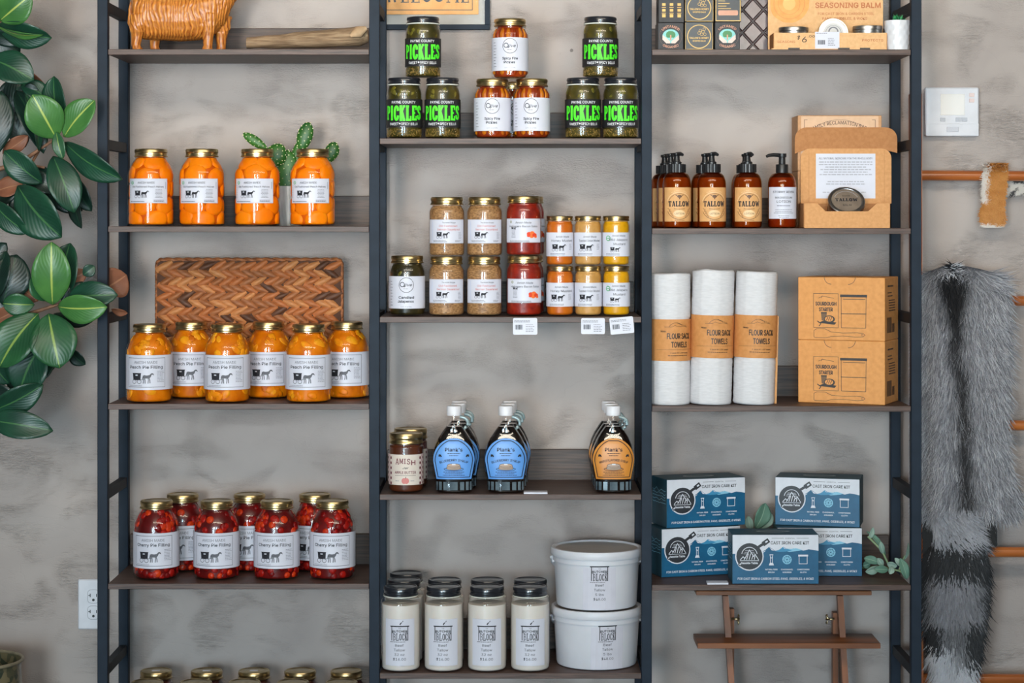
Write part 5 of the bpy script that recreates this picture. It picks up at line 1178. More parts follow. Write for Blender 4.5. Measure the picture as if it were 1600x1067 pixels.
# ---------------------------------------------------------------- left top shelf: cow figurine and driftwood
z = SZ[(0, 0)] + EPS
def loft_rings(bm, rings, n=16):
    """rings: (centre, half-width vector, half-height vector)"""
    rows = []
    for c, u, v in rings:
        rows.append([bm.verts.new(Vector(c) + Vector(u) * math.cos(2 * PI * i / n) + Vector(v) * math.sin(2 * PI * i / n)) for i in range(n)])
    for a, b in zip(rows, rows[1:]):
        for i in range(n): bm.faces.new((a[i], a[(i + 1) % n], b[(i + 1) % n], b[i]))
    bm.faces.new(list(reversed(rows[0]))); bm.faces.new(rows[-1])
def cow():
    Yc = .105; kc = K(Yc); t = thing('cow_figurine', 'orange carved long-haired cow figurine with its head above the frame', 'figurine', (X(207, Yc), Yc, z))
    bm = bmesh.new(); m_ = lambda px, y, q: Vector((px * kc, y, q * kc))
    # trunk along x (px from its rump), heights in px above the board
    B = [(0, 66, 8, 20), (4, 64, 20, 36), (18, 62, 27, 42), (45, 59, 30, 40), (75, 57, 31, 40), (105, 61, 31, 42), (128, 68, 28, 40), (144, 80, 21, 34), (156, 96, 16, 24), (166, 108, 13, 20), (176, 114, 12, 18)]
    loft_rings(bm, [(m_(x, 0, q), (0, w_ * kc, 0), (0.0, 0, h_ * kc)) for x, q, w_, h_ in B], 20)
    # head and muzzle, horns
    loft_rings(bm, [(m_(164, 0, 118), (0, 13 * kc, 0), (4 * kc, 0, 15 * kc)), (m_(176, 0, 116), (0, 14 * kc, 0), (5 * kc, 0, 14 * kc)), (m_(192, 0, 108), (0, 10 * kc, 0), (5 * kc, 0, 10 * kc)), (m_(202, 0, 102), (0, 9 * kc, 0), (4 * kc, 0, 8 * kc)), (m_(207, 0, 99), (0, 6 * kc, 0), (2 * kc, 0, 6 * kc))], 14)
    for s_ in (-1, 1):
        pts = [(166, s_ * 10, 128), (168, s_ * 24, 132), (172, s_ * 38, 140), (176, s_ * 44, 156)]
        loft_rings(bm, [(m_(x, y * kc, q), (0, 0, rr * kc), (rr * kc, 0, 0)) for (x, y, q), rr in zip(pts, (5.5, 5, 4, 1.4))], 8)
        for lx, bend, front in ((10, -3, 0), (118, 4, 1)):
            off = 0 if s_ < 0 else (23 if not front else 16)
            x = lx + off; y = s_ * 17 * kc
            R_ = [(x + 4, 58, 15), (x + 3, 40, 13 if front else 15), (x + 1 + bend * .3, 24, 9), (x + bend * .6, 10, 7.2), (x + 1, 4, 8.2), (x + 2, 0, 9)]
            loft_rings(bm, [(m_(a, y, q), (0, rr * .85 * kc, 0), (rr * kc, 0, 0)) for a, q, rr in R_], 12)
        loft_rings(bm, [(m_(168, s_ * 12 * kc, 118), (3 * kc, 0, 0), (0, 0, 5 * kc)), (m_(166, s_ * 24 * kc, 112), (4 * kc, 0, 0), (0, 0, 7 * kc)), (m_(166, s_ * 32 * kc, 106), (1 * kc, 0, 0), (0, 0, 2 * kc))], 8)
    loft_rings(bm, [(m_(2, 0, 90), (3 * kc, 0, 0), (0, 3 * kc, 0)), (m_(-3, 0, 70), (3 * kc, 0, 0), (0, 3 * kc, 0)), (m_(-4, 0, 46), (4 * kc, 0, 0), (0, 4.5 * kc, 0)), (m_(-2, 0, 34), (1 * kc, 0, 0), (0, 1.5 * kc, 0))], 8)
    bmesh.ops.recalc_face_normals(bm, faces=bm.faces)
    me = bpy.data.meshes.new('cow_tmp'); bm.to_mesh(me); bm.free(); o = bpy.data.objects.new('cow_tmp', me); COL.objects.link(o)
    md = o.modifiers.new('r', 'REMESH'); md.mode = 'VOXEL'; md.voxel_size = .0019
    sm = o.modifiers.new('s', 'SMOOTH'); sm.iterations = 2; sm.factor = .5
    dg = bpy.context.evaluated_depsgraph_get(); m2 = bpy.data.meshes.new_from_object(o.evaluated_get(dg)); bpy.data.objects.remove(o)
    # carved locks of hair: grooves that run down the flanks and sweep along the neck
    cs = [v.co.copy() for v in m2.vertices]; ns = [v.normal.copy() for v in m2.vertices]; out = []; cols = []; CA, CB = lin((126, 44, 8)), lin((246, 160, 70))
    for co, nrm in zip(cs, ns):
        cv = .6
        p = co / kc; hz = p.z; co = co.copy()
        if hz >= 5:
            wx = p.x + noise.noise(Vector((p.x * .03, p.y * .04, hz * .022))) * 9 + noise.noise(Vector((p.x * .1, p.y * .1, hz * .07))) * 2.2
            g = math.sin(wx * 1.15 + p.y * .35) * .6 + math.sin(wx * 2.1 + 1.3 + p.y * .5) * .4
            br = .5 + .5 * noise.noise(Vector((wx * .35, p.y * .2, hz * .09)))
            amp = (.0021 if hz > 30 else .0004 * (hz / 30 + .3))
            co += nrm * ((g * br + .5 * noise.noise(Vector((wx * .5, p.y * .4, hz * .14)))) * amp)
            cv = max(0, min(1, .5 + .42 * g * (.5 + br) + .25 * noise.noise(Vector((wx * .5, p.y * .4, hz * .14))) + (.08 if hz > 30 else -.05)))  # dark glaze in the grooves, hair highlights put into the colour of the ridges
            if 22 < hz < 36 and 22 < p.x < 112 and abs(p.y) < 40: co.z -= .004 * (.5 + .7 * math.sin(wx * 1.15)) * math.sin((hz - 22) / 14 * PI)
        out += [co.x, co.y, co.z]; cols += [*(u_ + (v_ - u_) * cv for u_, v_ in zip(CA[:3], CB[:3])), 1.0]
    m2.vertices.foreach_set('co', out); m2.update(); m2.color_attributes.new('Col', 'FLOAT_COLOR', 'POINT').data.foreach_set('color', cols)
    m2.name = 'carved_body'
    link('carved_body', m2, attr_mat('orange_glazed_carving', .34, .5), t, True)
cow()
t = thing('driftwood_log', 'weathered grey driftwood log lying beside the cow figurine', 'log', (0, 0, 0)); vs, fs = [], []; n = 20; m = 40
for j in range(m + 1):
    q = j / m; px = 385 + 190 * q; cy = 67 - 11.5 * q; ry = 8.5 + 8 * q - (7 * max(0, (q - .93) / .07)); 
    for i in range(n):
        an = 2 * PI * i / n; rr = 1 + .14 * noise.noise(Vector((math.cos(an) * 1.3, math.sin(an) * 1.3, q * 5))) + .07 * noise.noise(Vector((math.cos(an) * 4, math.sin(an) * 4, q * 9)))
        x, zz = XZ(px, cy + ry * math.sin(an) * rr * -1, .09); vs.append((x, .1 + ry * 1.15 * rr * math.cos(an) * K(.09) * 1.2, max(zz, z + .0006)))
for j in range(m):
    for i in range(n): a = j * n + i; b = j * n + (i + 1) % n; fs.append((a, b, b + n, a + n))
fs += [tuple(reversed(range(n))), tuple(range(m * n, m * n + n))]
DW = pm('driftwood_grain', (112, 86, 62), (176, 148, 116), scale=14, rough=.85, stretch=(1.2, 14, 14), bump=.5, detail=7, lo=.3, hi=.7)
pyobj('log_body', vs, fs, DW, t, True, 50)
vs, fs = tube_data([P3(548, 56, .062), P3(560, 50, .058), P3(572, 44, .064)], [.004, .014, .005], 10); pyobj('knot_stub', vs, fs, pm('driftwood_pale', (170, 138, 104), (198, 166, 130), scale=40, rough=.8), t, True)

# ---------------------------------------------------------------- cactus
z = SZ[(0, 1)] + EPS; Yc = .17; k = K(Yc)
t = thing('potted_cactus', 'dotted green pad cactus in a white ribbed pot behind the jars', 'plant', (X(452, Yc), Yc, z)); base = Vector((X(452, Yc), Yc, z))
vs, fs = [], []; n = 72; m = 14
for j in range(m + 1):
    for i in range(n):
        an = 2 * PI * i / n; R = 19 + 4.5 * math.sin(min(1, j / m * 1.3) * PI / 2) + .5 * math.cos(an * 24 + j * .55); vs.append((R * math.cos(an) * k, R * math.sin(an) * k, j / m * 62 * k))
for j in range(m):
    for i in range(n): a = j * n + i; b = j * n + (i + 1) % n; fs.append((a, b, b + n, a + n))
fs += [tuple(reversed(range(n)))]; pyobj('pot', vs, fs, pm('ribbed_white_glaze', (168, 166, 160), (206, 204, 198), scale=55, rough=.5, stretch=(1, 1, .25), bump=.3), t, True)
lathe('soil', [(23 * k, 56 * k), (0, 57 * k)], pm('dark_soil', (46, 38, 30), (62, 50, 40), scale=60, rough=.9), t, 24, cap=False)
CG = pm('cactus_skin', (22, 74, 26), (62, 116, 38), scale=18, rough=.45, lo=.3, hi=.7); CW = pm('cactus_areole', (222, 220, 160), (236, 234, 190), rough=.7)
def pad(cx, cy, rx, ry, rot, Yp, thick=.34, ndot=26, tl=0):
    c = Vector((X(cx, Yp), Yp, ZC - (cy - HZ) * K(Yp))) - base; vs, fs = ico(3); out = []
    Mr = Matrix.Rotation(rot, 3, 'Y') @ Matrix.Rotation(tl, 3, 'Z'); sh_ = lambda v: Vector((v.x * rx * k * (1 - .22 * (v.z < 0) * -v.z), v.y * rx * thick * k, v.z * ry * k))
    p = pyobj('cactus_pad', [Mr @ sh_(v) + c for v in vs], fs, CG, t, True)
    d = ([], []); v2, f2 = ico(1); g = (math.sqrt(5) - 1) / 2
    for i in range(ndot * 2):
        zz = 1 - (2 * i + 1) / (ndot * 2); rr = math.sqrt(1 - zz * zz); an = 2 * PI * i * g; q = Mr @ sh_(Vector((rr * math.cos(an), rr * math.sin(an), zz))) + c
        b = len(d[0]); d[0].extend([q + v * .0016 for v in v2]); d[1].extend([tuple(a + b for a in f) for f in f2])
    tag(pyobj('areoles', d[0], d[1], CW, p, True), kind='stuff')
pad(448, 272, 20, 38, .0, .165, .4, 52); pad(463, 246, 9, 26, .22, .172, .5, 16); pad(431, 243, 20, 17, -.9, .15, .4, 30); pad(399, 221, 8, 23, -.98, .15, .6, 20); pad(476, 214, 12.5, 24, .28, .17, .5, 26); pad(503, 250, 10, 24, .8, .18, .5, 14); pad(518, 238, 11.5, 17, .35, .17, .5, 20)

# ---------------------------------------------------------------- woven tray leaning at the back
z = SZ[(0, 2)] + EPS; Yt = .232; k = K(Yt)
t = thing('woven_tray', 'rectangular woven brown fibre tray standing upright behind the jars', 'tray', (X(389, Yt), Yt, z + .0072)); ht = (ZC - (411 - HZ) * k) - z; wt = 145 * k
def rr_pts(hw_, h_, r_, n=6):
    pts = []
    for cx, cz, a0 in ((hw_ - r_, h_ - r_, 0), (-hw_ + r_, h_ - r_, 90), (-hw_ + r_, r_, 180), (hw_ - r_, r_, 270)):
        for i in range(n + 1): q = math.radians(a0 + 90 * i / n); pts.append((cx + r_ * math.cos(q), cz + r_ * math.sin(q)))
    return pts
prism('tray_core', rr_pts(wt - .002, ht - .002, .012), .002, .02, pm('dark_fibre', (70, 40, 24), (86, 52, 32), scale=40, rough=.8), t)
FIB = [pm('fibre_%s' % n_, a, b, scale=50, rough=.6, stretch=(1, 1, 3), detail=5, bump=.3, lo=.3, hi=.7) for n_, a, b in (('tan', (172, 106, 58), (206, 138, 82)), ('brown', (128, 72, 38), (172, 106, 60)), ('dark', (62, 36, 24), (104, 62, 36)), ('rust', (152, 82, 40), (188, 112, 60)))]
r = random.Random(12); FM = []
def strand_mesh(up, mi):
    vs, fs = [], []; L_ = 26 * k; W_ = 8.6 * k; an = math.radians(30) * up; n = 6
    for i in range(n):
        q = i / (n - 1); ww = W_ * (.35 + .65 * math.sin(PI * min(1, .18 + q * .78))) * .62; hgt = .0012 + .0052 * math.sin(PI * q) ** .8; x = (q - .5) * L_
        for y, h_ in ((-ww, -.001), (-ww * .5, hgt * .85), (0, hgt), (ww * .5, hgt * .8), (ww, -.001)):
            vs.append((x * math.cos(an) - y * math.sin(an), -h_, x * math.sin(an) + y * math.cos(an)))
    for i in range(n - 1):
        for j in range(4): a = i * 5 + j; fs.append((a, a + 1, a + 6, a + 5))
    me = bpy.data.meshes.new('strand'); me.from_pydata(vs, [], fs); me.materials.append(FIB[mi])
    for p in me.polygons: p.use_smooth = True
    return me
for mi in range(4): FM.append((strand_mesh(1, mi), strand_mesh(-1, mi)))
NR, NC = 17, 17
for j in range(NR):
    for i in range(NC):
        mi = r.choices((0, 1, 2, 3), (4, 5, 2.2, 4))[0]; o = link('strand', FM[mi][j % 2], None, t)
        o.location = ((-wt + .009) + (i + .5 + r.uniform(-.12, .12)) * (2 * wt - .018) / NC, .0018 - r.uniform(0, .0012), .006 + (j + .5) * (ht - .012) / NR); o.rotation_euler = (0, r.uniform(-.12, .12), 0)
        s_ = r.uniform(.92, 1.15); o.scale = (s_ * 1.04, 1, s_)
d = ([], []); pr_ = rr_pts(wt, ht, .013, 8); path = []
for i in range(len(pr_)):
    a, b = Vector(pr_[i]), Vector(pr_[(i + 1) % len(pr_)]); nn = max(1, int((b - a).length / .0055))
    for q in range(nn): path.append(a + (b - a) * q / nn)
for ph in (0, PI):
    pts = [(p.x, .009 + .0045 * math.sin(i * .75 + ph), p.y + .0022 * math.cos(i * .75 + ph)) for i, p in enumerate(path)]; vs, fs = tube_data(pts, .0042, 6, True); b = len(d[0]); d[0].extend(vs); d[1].extend([tuple(q + b for q in f) for f in fs])
pyobj('braided_rim', d[0], d[1], FIB[1], t, True)

# ---------------------------------------------------------------- wall fittings
k = K(WY); PLW = pm('white_plastic', (216, 216, 222), (224, 224, 230), scale=30, rough=.4); SLOT = pm('slot_black', (24, 24, 26), (32, 32, 34))
t = thing('power_outlet', 'white double power outlet on the wall, half hidden by the left post', 'outlet', (X(147, WY), WY - .0003, ZC - (943.5 - HZ) * k)); boxobj('cover_plate', -24.5 * k, 24.5 * k, -.006, 0, -39 * k, 39 * k, PLW, t, .0025)
for s_ in (1, -1):
    pts = [(9.5 * k * math.copysign(abs(math.cos(q)) ** .6, math.cos(q)), s_ * 12.6 * k + 10.5 * k * math.copysign(abs(math.sin(q)) ** .6, math.sin(q))) for q in [2 * PI * i / 28 for i in range(28)]]
    so = prism('socket_face', pts, -.0075, -.005, PLW, t); a = Art(); y = s_ * 12.6; a.line(pts and [(p[0] / k, p[1] / k) for p in pts] + [(pts[0][0] / k, pts[0][1] / k)], .5, GREY, 0); a.rect(-5.6, y - 1, -4.2, y + 4.4, SLOT, 1); a.rect(-8, y + 1, -4.2, y + 2.2, SLOT, 1); a.rect(4.2, y - .6, 5.4, y + 4, SLOT, 1); a.disc(0, y - 5.4, 2.1, SLOT, 1, 12); a.build('socket_slots', flat_map(k, 0, -.0075), so)
t = thing('thermostat', 'white wall thermostat with pale screen right of the shelving', 'thermostat', (X(1484.5, WY), WY - .0003, ZC - (175.5 - HZ) * k)); boxobj('housing', -41.5 * k, 41.5 * k, -.026, 0, -38 * k, 38 * k, PLW, t, .003)
boxobj('screen', -18.5 * k, 19 * k, -.0275, -.02, -5.5 * k, 27.5 * k, pm('pale_screen', (236, 234, 230), (244, 240, 236), scale=8, rough=.15), t, .0006); boxobj('lower_door', -41 * k, 41 * k, -.0272, -.02, -37.5 * k, -18.6 * k, PLW, t, .0008)
boxobj('door_grip', -9 * k, 9.5 * k, -.0284, -.026, -31.5 * k, -23.5 * k, pm('grip_grey', (200, 200, 208), (208, 208, 216)), t, .001)
BT = pm('button_grey', (188, 190, 198), (198, 200, 208)); BT2 = pm('button_pink', (222, 200, 196), (230, 208, 204))
for x, y, w_, h_, m__ in ((26, 23, 8, 6, BT2), (26, 14.5, 8, 6, BT2), (-19, -15, 8, 6, BT), (5, -15, 8, 6, BT), (14, -15, 9, 6, BT)): boxobj('button', x * k, (x + w_) * k, -.0278, -.025, y * k, (y + h_) * k, m__, t, .0008)

# ---------------------------------------------------------------- blanket ladder with pelts
WOODO = pm('orange_varnished_wood', (150, 78, 32), (196, 112, 52), scale=9, rough=.45, coat=.1, stretch=(2, 2, .4), detail=5); WOODH = pm('orange_varnished_rung', (156, 82, 36), (200, 116, 56), scale=9, rough=.3, coat=.4, stretch=(.4, 3, 3), detail=5)
lad = thing('blanket_ladder', 'orange varnished wooden ladder leaning on the wall behind the pelts', 'ladder', (.95, .2, 0))
def lp(px, py, Y): return P3(px, py, Y) - Vector((.95, .2, 0))
YR = lambda py: .262 - (py - 147) / 920 * .045
for x0 in (1430, 1745):
    vs, fs = [], []
    for py in (147, 600, 1067, 1385):
        Y = YR(py); c = lp(x0 + (py - 147) / 920 * 2.5, py, Y); 
        if py == 1385: c.z = 0.001
        for sx, sy in ((-1, -1), (1, -1), (1, 1), (-1, 1)): vs.append(c + Vector((sx * .0125, sy * .017, 0)))
    for j in range(3):
        for i in range(4): a = j * 4 + i; b = j * 4 + (i + 1) % 4; fs.append((a, b, b + 4, a + 4))
    fs += [(0, 1, 2, 3), (15, 14, 13, 12)]; o = pyobj('rail', vs, fs, WOODO, lad)
    bm = bmesh.new(); bm.from_mesh(o.data); bmesh.ops.recalc_face_normals(bm, faces=bm.faces); bm.to_mesh(o.data); bm.free()
for py in (274, 469, 663.5, 861.5, 1060, 1250):
    Y = YR(py); tube('rung', [lp(1434, py, Y), lp(1590, py + 1, Y), lp(1744, py + 2, Y)], .0122, WOODH, lad, 16)
FURM = attr_mat('fur_strands', .55, .35)
def furmesh(name, strands, parent, mat=FURM):
    """strands: (root, mid, tip, width, root colour, tip colour) ; each a tapered two-piece blade"""
    vs, fs, cs = [], [], []
    for p0, p1, p2, w_, c0, c1 in strands:
        d = (p2 - p0); s_ = Vector((d.z, 0, -d.x)); s_ = (s_.normalized() if s_.length > 1e-7 else Vector((1, 0, 0))) * w_; b = len(vs); cm = [(a + q) / 2 for a, q in zip(c0, c1)]
        vs += [p0 - s_, p0 + s_, p1 - s_ * .8, p1 + s_ * .8, p2]; fs += [(b, b + 1, b + 3, b + 2), (b + 2, b + 3, b + 4)]; cs += [c0, c0, cm, cm, c1]
    me = bpy.data.meshes.new(name); me.from_pydata([tuple(v) for v in vs], [], fs); at_ = me.color_attributes.new('Col', 'FLOAT_COLOR', 'POINT')
    at_.data.foreach_set('color', [q for c in cs for q in (*c[:3], 1.0)]); 
    for p in me.polygons: p.use_smooth = True
    return tag(link(name, me, mat, parent), kind='stuff')
def lc(c): return lin(c)[:3]
def mixc(a, b, q): return tuple(x + (y - x) * q for x, y in zip(a, b))
def outline(rows, y):
    for (y0, a0, b0), (y1, a1, b1) in zip(rows, rows[1:]):
        if y0 <= y <= y1: q = (y - y0) / (y1 - y0); return a0 + (a1 - a0) * q, b0 + (b1 - b0) * q
    return None
def hide_from(rows, Y, thick, name, mat, parent, off):
    pts = [(a, y) for y, a, b in rows] + [(b, y) for y, a, b in reversed(rows)]; P = [P3(x, y, Y) for x, y in pts]
    o = prism(name, [(p.x - off.x, p.z - off.z) for p in P], Y - off.y - thick, Y - off.y, mat, parent); return o
YF = .205; off = P3(1505, 469, YF); fp = thing('silver_fur_pelt', 'long grey silver fur pelt with dark spine and white-tipped tail hanging on ladder', 'pelt', off)
BODY = [(414, 1478, 1500), (420, 1462, 1530), (428, 1442, 1556), (445, 1432, 1568), (480, 1430, 1572), (540, 1430, 1573), (620, 1430, 1570), (700, 1430, 1569), (735, 1430, 1578), (765, 1430, 1590), (788, 1432, 1588), (800, 1436, 1578)]
TAIL = [(780, 1462, 1524), (800, 1456, 1520), (820, 1457, 1522), (840, 1459, 1530), (860, 1450, 1538), (885, 1441, 1541), (915, 1443, 1540), (945, 1447, 1537), (980, 1452, 1532), (1010, 1457, 1528), (1040, 1460, 1522), (1075, 1464, 1516), (1100, 1474, 1506)]
HID = pm('dark_hide', (60, 60, 66), (74, 74, 80), scale=30, rough=.9)
hide_from(BODY, YF, .012, 'hide', HID, fp, off); hide_from(TAIL, YF - .004, .012, 'tail_core', HID, fp, off)
r = random.Random(31); S1 = []
GR = [lc((118, 117, 124)), lc((164, 163, 170)), lc((206, 205, 212)), lc((64, 65, 71)), lc((238, 237, 242))]
SPL = lambda y: 1488 + (y - 415) * .06 if y < 550 else 1500 + (y - 550) * .055
for i in range(26000):
    y = r.uniform(414, 800); ab = outline(BODY, y)
    if not ab: continue
    x = r.uniform(*ab)
    cx = SPL(y); q = (x - cx) / 70.0; sp = 1.15 * math.exp(-((x - cx - 4 * noise.noise(Vector((0, y * .03, 0)))) / (12 if y > 500 else 17)) ** 2); head = math.exp(-((y - 440) / 26) ** 2) * math.exp(-((x - 1490) / 24) ** 2)
    ang = q * .55 + r.gauss(0, .22) + .35 * noise.noise(Vector((x * .035, y * .035, 3)))
    if y < 450: ang = q * 1.5 * (1.3 - (y - 414) / 60) + r.gauss(0, .3) + (math.pi * .85 if (y < 424 and r.random() < .8) else 0) * (1 if x < 1490 else -1) * .6
    L_ = r.uniform(20, 38) * (0.6 if y < 520 and abs(x - cx) < 25 else 1.0); dx, dy = max(math.sin(ang) * L_, 1419 - x), math.cos(ang) * L_
    lift = r.uniform(.008, .022); root = P3(x, y, YF - .0125) - off; mid = P3(x + dx * .5, y + dy * .5, YF - .014 - lift * .8) - off; tip = P3(x + dx, y + dy, YF - .013 - lift) - off
    tn = noise.noise(Vector((x * .05, y * .03, 0))) * .5 + .5; c0 = mixc(GR[3], GR[0], tn * .7); c1 = mixc(GR[0], GR[4], r.random() ** 1.2 * (.5 + .7 * tn)); dk = min(1, sp * .85 + head * .8)
    c0 = mixc(c0, lc((14, 14, 18)), dk); c1 = mixc(c1, lc((26, 27, 32)), dk)
    if y < 424 and 1474 < x < 1492 and r.random() < .5: c1 = GR[4]
    S1.append((root, mid, tip, r.uniform(.0006, .0013), c0, c1))
furmesh('fur', S1, fp)
S2 = []; BLK = lc((13, 13, 16)); TG = lc((118, 116, 122)); WHT = lc((204, 204, 210))
def tailtone(x, y):
    e = abs((x - 1492) / 42)
    if y < 845: return mixc(GR[0], GR[1], .5 + .9 * noise.noise(Vector((x * .06, y * .04, 2))))
    if y < 893: return BLK
    if y < 965: return mixc(TG, BLK, min(1, max(0, e - .55) * 2.2))
    if y < 1005: return mixc(BLK, TG, .25 if e < .4 else 0)
    if y < 1030: return mixc(WHT, BLK, min(1, max(0, (x - 1478) / 34)))
    return mixc(WHT, BLK, min(1, max(0, e - .62) * 3))
for i in range(15000):
    y = r.uniform(786, 1100); ab = outline(TAIL, y)
    x = r.uniform(*ab); cx = (ab[0] + ab[1]) / 2; q = (x - cx) / 45; ang = q * .45 + r.gauss(0, .16) + (.55 if 800 < y < 850 else 0); L_ = r.uniform(20, 36); dx, dy = math.sin(ang) * L_, math.cos(ang) * L_
    bulge = .03 * math.sqrt(max(0, 1 - q * q * .8)) * (1 if y > 840 else max(.05, (y - 780) / 60)); lift = r.uniform(.004, .014); Yb = YF - .016 - bulge
    c = tailtone(x + r.gauss(0, 3), y + r.gauss(0, 7)); c1 = mixc(c, WHT, (.75 if y < 845 else .3) * r.random()) if sum(c) > .12 else mixc(c, TG, .12 * r.random())
    S2.append((P3(x, y, Yb) - off, P3(x + dx * .5, y + dy * .5, Yb - lift) - off, P3(x + dx, y + dy, Yb - lift * .7) - off, r.uniform(.0007, .0015), mixc(c, BLK, .45 + .3 * noise.noise(Vector((x * .09, y * .05, 7)))), mixc(c1, WHT, .35 * r.random() ** 2 if sum(c) > .12 else 0)))
furmesh('tail_fur', S2, fp)
for lx0, lx1, ly, lnx in ((1533, 1556, 800, 852), (1442, 1456, 796, 872)):
    rows = [(ly - 14, lx0 - 2, lx1 + 2), ((ly + lnx) / 2, lx0, lx1), (lnx, lx0 + 1, lx1)]; hide_from(rows, YF - .002, .014, 'leg_hide', HID, fp, off); S3 = []
    for i in range(1500):
        y = r.uniform(rows[0][0], rows[-1][0] - 4); ab = outline(rows, y); x = r.uniform(*ab); L_ = r.uniform(6, 12); a_ = r.gauss(0, .2); Y_ = YF - .0165 - .006 * math.sqrt(max(0, 1 - ((x - (lx0 + lx1) / 2) / 12) ** 2))
        S3.append((P3(x, y, Y_) - off, P3(x + math.sin(a_) * L_ * .5, y + L_ * .5, Y_ - .003) - off, P3(x + math.sin(a_) * L_, y + L_, Y_ - .002) - off, .0008, BLK, lc((30, 28, 28))))
    furmesh('leg_fur', S3, fp)
# small orange pelt strip folded over the top rung
yr = YR(274); off = P3(1552, 274, yr); op = thing('orange_fur_strip', 'short orange and white fur strip folded over the top ladder rung', 'pelt', off)
PTH = [(0, 12), (.5, 4), (1, 0)]
def strip_pt(s_, u):
    """s_ px down the strip: first over the rung, then hanging in front"""
    if s_ < 0: return (u, 270 + -s_, yr + .02)
    if s_ < 20: q = s_ / 20 * PI; return (u, 267 - 11 * math.sin(q) + s_ * .3, yr + .017 * math.cos(q))
    return (u, 272 + (s_ - 20), yr - .0185 - .004 * math.sin((s_ - 20) * .04))
ORW = [(-30, 1540, 1568), (0, 1539, 1572), (20, 1537, 1573), (45, 1535, 1571), (70, 1536, 1569), (80, 1531, 1570), (92, 1531, 1571), (98, 1536, 1566), (103, 1541, 1553)]
vs, fs = [], []
ss = [-30 + i * 3.5 for i in range(39)]; ss = [q for q in ss if q <= 102]
for q in ss:
    a_, b_ = outline(ORW, q)
    for i in range(7): x, y, Yq = strip_pt(q, a_ + (b_ - a_) * i / 6); vs.append(P3(x, y, Yq) - off)
for j in range(len(ss) - 1):
    for i in range(6): a = j * 7 + i; fs.append((a, a + 1, a + 8, a + 7))
h_ = pyobj('hide', vs, fs, pm('cream_hide', (196, 178, 156), (206, 188, 166), rough=.9), op); md = h_.modifiers.new('thick', 'SOLIDIFY'); md.thickness = .003; S4 = []
OG = [lc((196, 124, 56)), lc((226, 164, 92)), lc((150, 84, 34)), lc((232, 222, 214))]
for i in range(9000):
    q = r.uniform(-10, 101); a_, b_ = outline(ORW, q); u = r.uniform(a_, b_); x, y, Yq = strip_pt(q, u); L_ = r.uniform(4, 8); an = r.gauss(0, .7); e = (u - a_) / (b_ - a_); w__ = 1 if (e < .2 + .08 * noise.noise(Vector((0, q * .1, 0))) and q < 62) or q > 94 + 4 * e else 0
    n0 = noise.noise(Vector((u * .12, q * .12, 9))) * .5 + .5; c0 = mixc(OG[0], OG[2], n0 * .9 if q > 12 else .9); c1 = mixc(OG[1], OG[0], n0)
    if w__: c0 = c1 = OG[3]
    fwd = -.005 if q > 10 else (-.002 if q > 0 else .003); up = -5 if 2 < q < 16 else 0
    x2, y2, Y2 = strip_pt(min(q + L_ * math.cos(an), 104), u + L_ * math.sin(an)); S4.append((P3(x, y, Yq - .001) - off, P3((x + x2) / 2, (y + y2) / 2 + up * .5, (Yq + Y2) / 2 + fwd) - off, P3(x2, y2 + up, Y2 + fwd * 1.2) - off, .0009, c0, c1))
furmesh('fur', S4, op)
# spotted pelt behind the rung, running out of the frame
off = P3(1600, 292, yr + .02); sp_ = thing('spotted_fur_pelt', 'white fur pelt with black spots hanging behind the top ladder rung', 'pelt', off)
SPR = [(1566, 284, 296), (1574, 281, 303), (1590, 278, 304), (1610, 270, 300), (1640, 262, 310), (1690, 262, 330)]
P = [P3(x, a_, yr + .02) - off for x, a_, b_ in SPR] + [P3(x, b_, yr + .02) - off for x, a_, b_ in reversed(SPR)]
prism('hide', [(p.x, p.z) for p in P], -.002, .002, pm('cream_hide', (196, 178, 156)), sp_); S5 = []
for i in range(4500):
    x = r.uniform(1566, 1688); a_, b_ = outline([(p[0], p[1], p[2]) for p in SPR], x); y = r.uniform(a_, b_); an = r.gauss(1.9, .4); L_ = r.uniform(5, 10); s_ = noise.noise(Vector((x * .11, y * .14, 4))); c = lc((40, 36, 34)) if s_ > .18 else (lc((150, 104, 66)) if (y < 276 and x > 1588) else lc((214, 208, 200)))
    S5.append((P3(x, y, yr + .0175) - off, P3(x - math.sin(an) * L_ * .5, y + abs(math.cos(an)) * L_ * .5, yr + .014) - off, P3(x - math.sin(an) * L_, y + abs(math.cos(an)) * L_, yr + .0145) - off, .0009, c, mixc(c, WHT, .15)))
furmesh('fur', S5, sp_)

# ---------------------------------------------------------------- wooden display stand under the right bay
ST = pm('stand_wood', (106, 60, 30), (146, 88, 46), scale=8, rough=.45, stretch=(.5, 4, 4), detail=5); STV = pm('stand_leg_wood', (102, 56, 26), (146, 84, 42), scale=8, rough=.45, stretch=(4, 4, .5), detail=5); STD = pm('stand_top_wood', (70, 50, 40), (92, 68, 54), scale=8, rough=.5, stretch=(.6, 5, 5), detail=5)
so_ = P3(1232, 1009, .16); so_.z = 0; st = thing('display_stand', 'brown wooden stand with two tray boards below the right bay', 'stand', so_)
def quadboard(name, px0, px1, py0, py1, Y, dep, mat):
    a, b = P3(px0, py1, Y) - so_, P3(px1, py0, Y) - so_; return boxobj(name, a.x, b.x, a.y, a.y + dep, a.z, b.z, mat, st, .0008)
quadboard('tray_board', 1088, 1362, 923.5, 930, .14, .1, ST); quadboard('tray_board', 1090, 1376, 1005, 1013.5, .1, .116, ST)
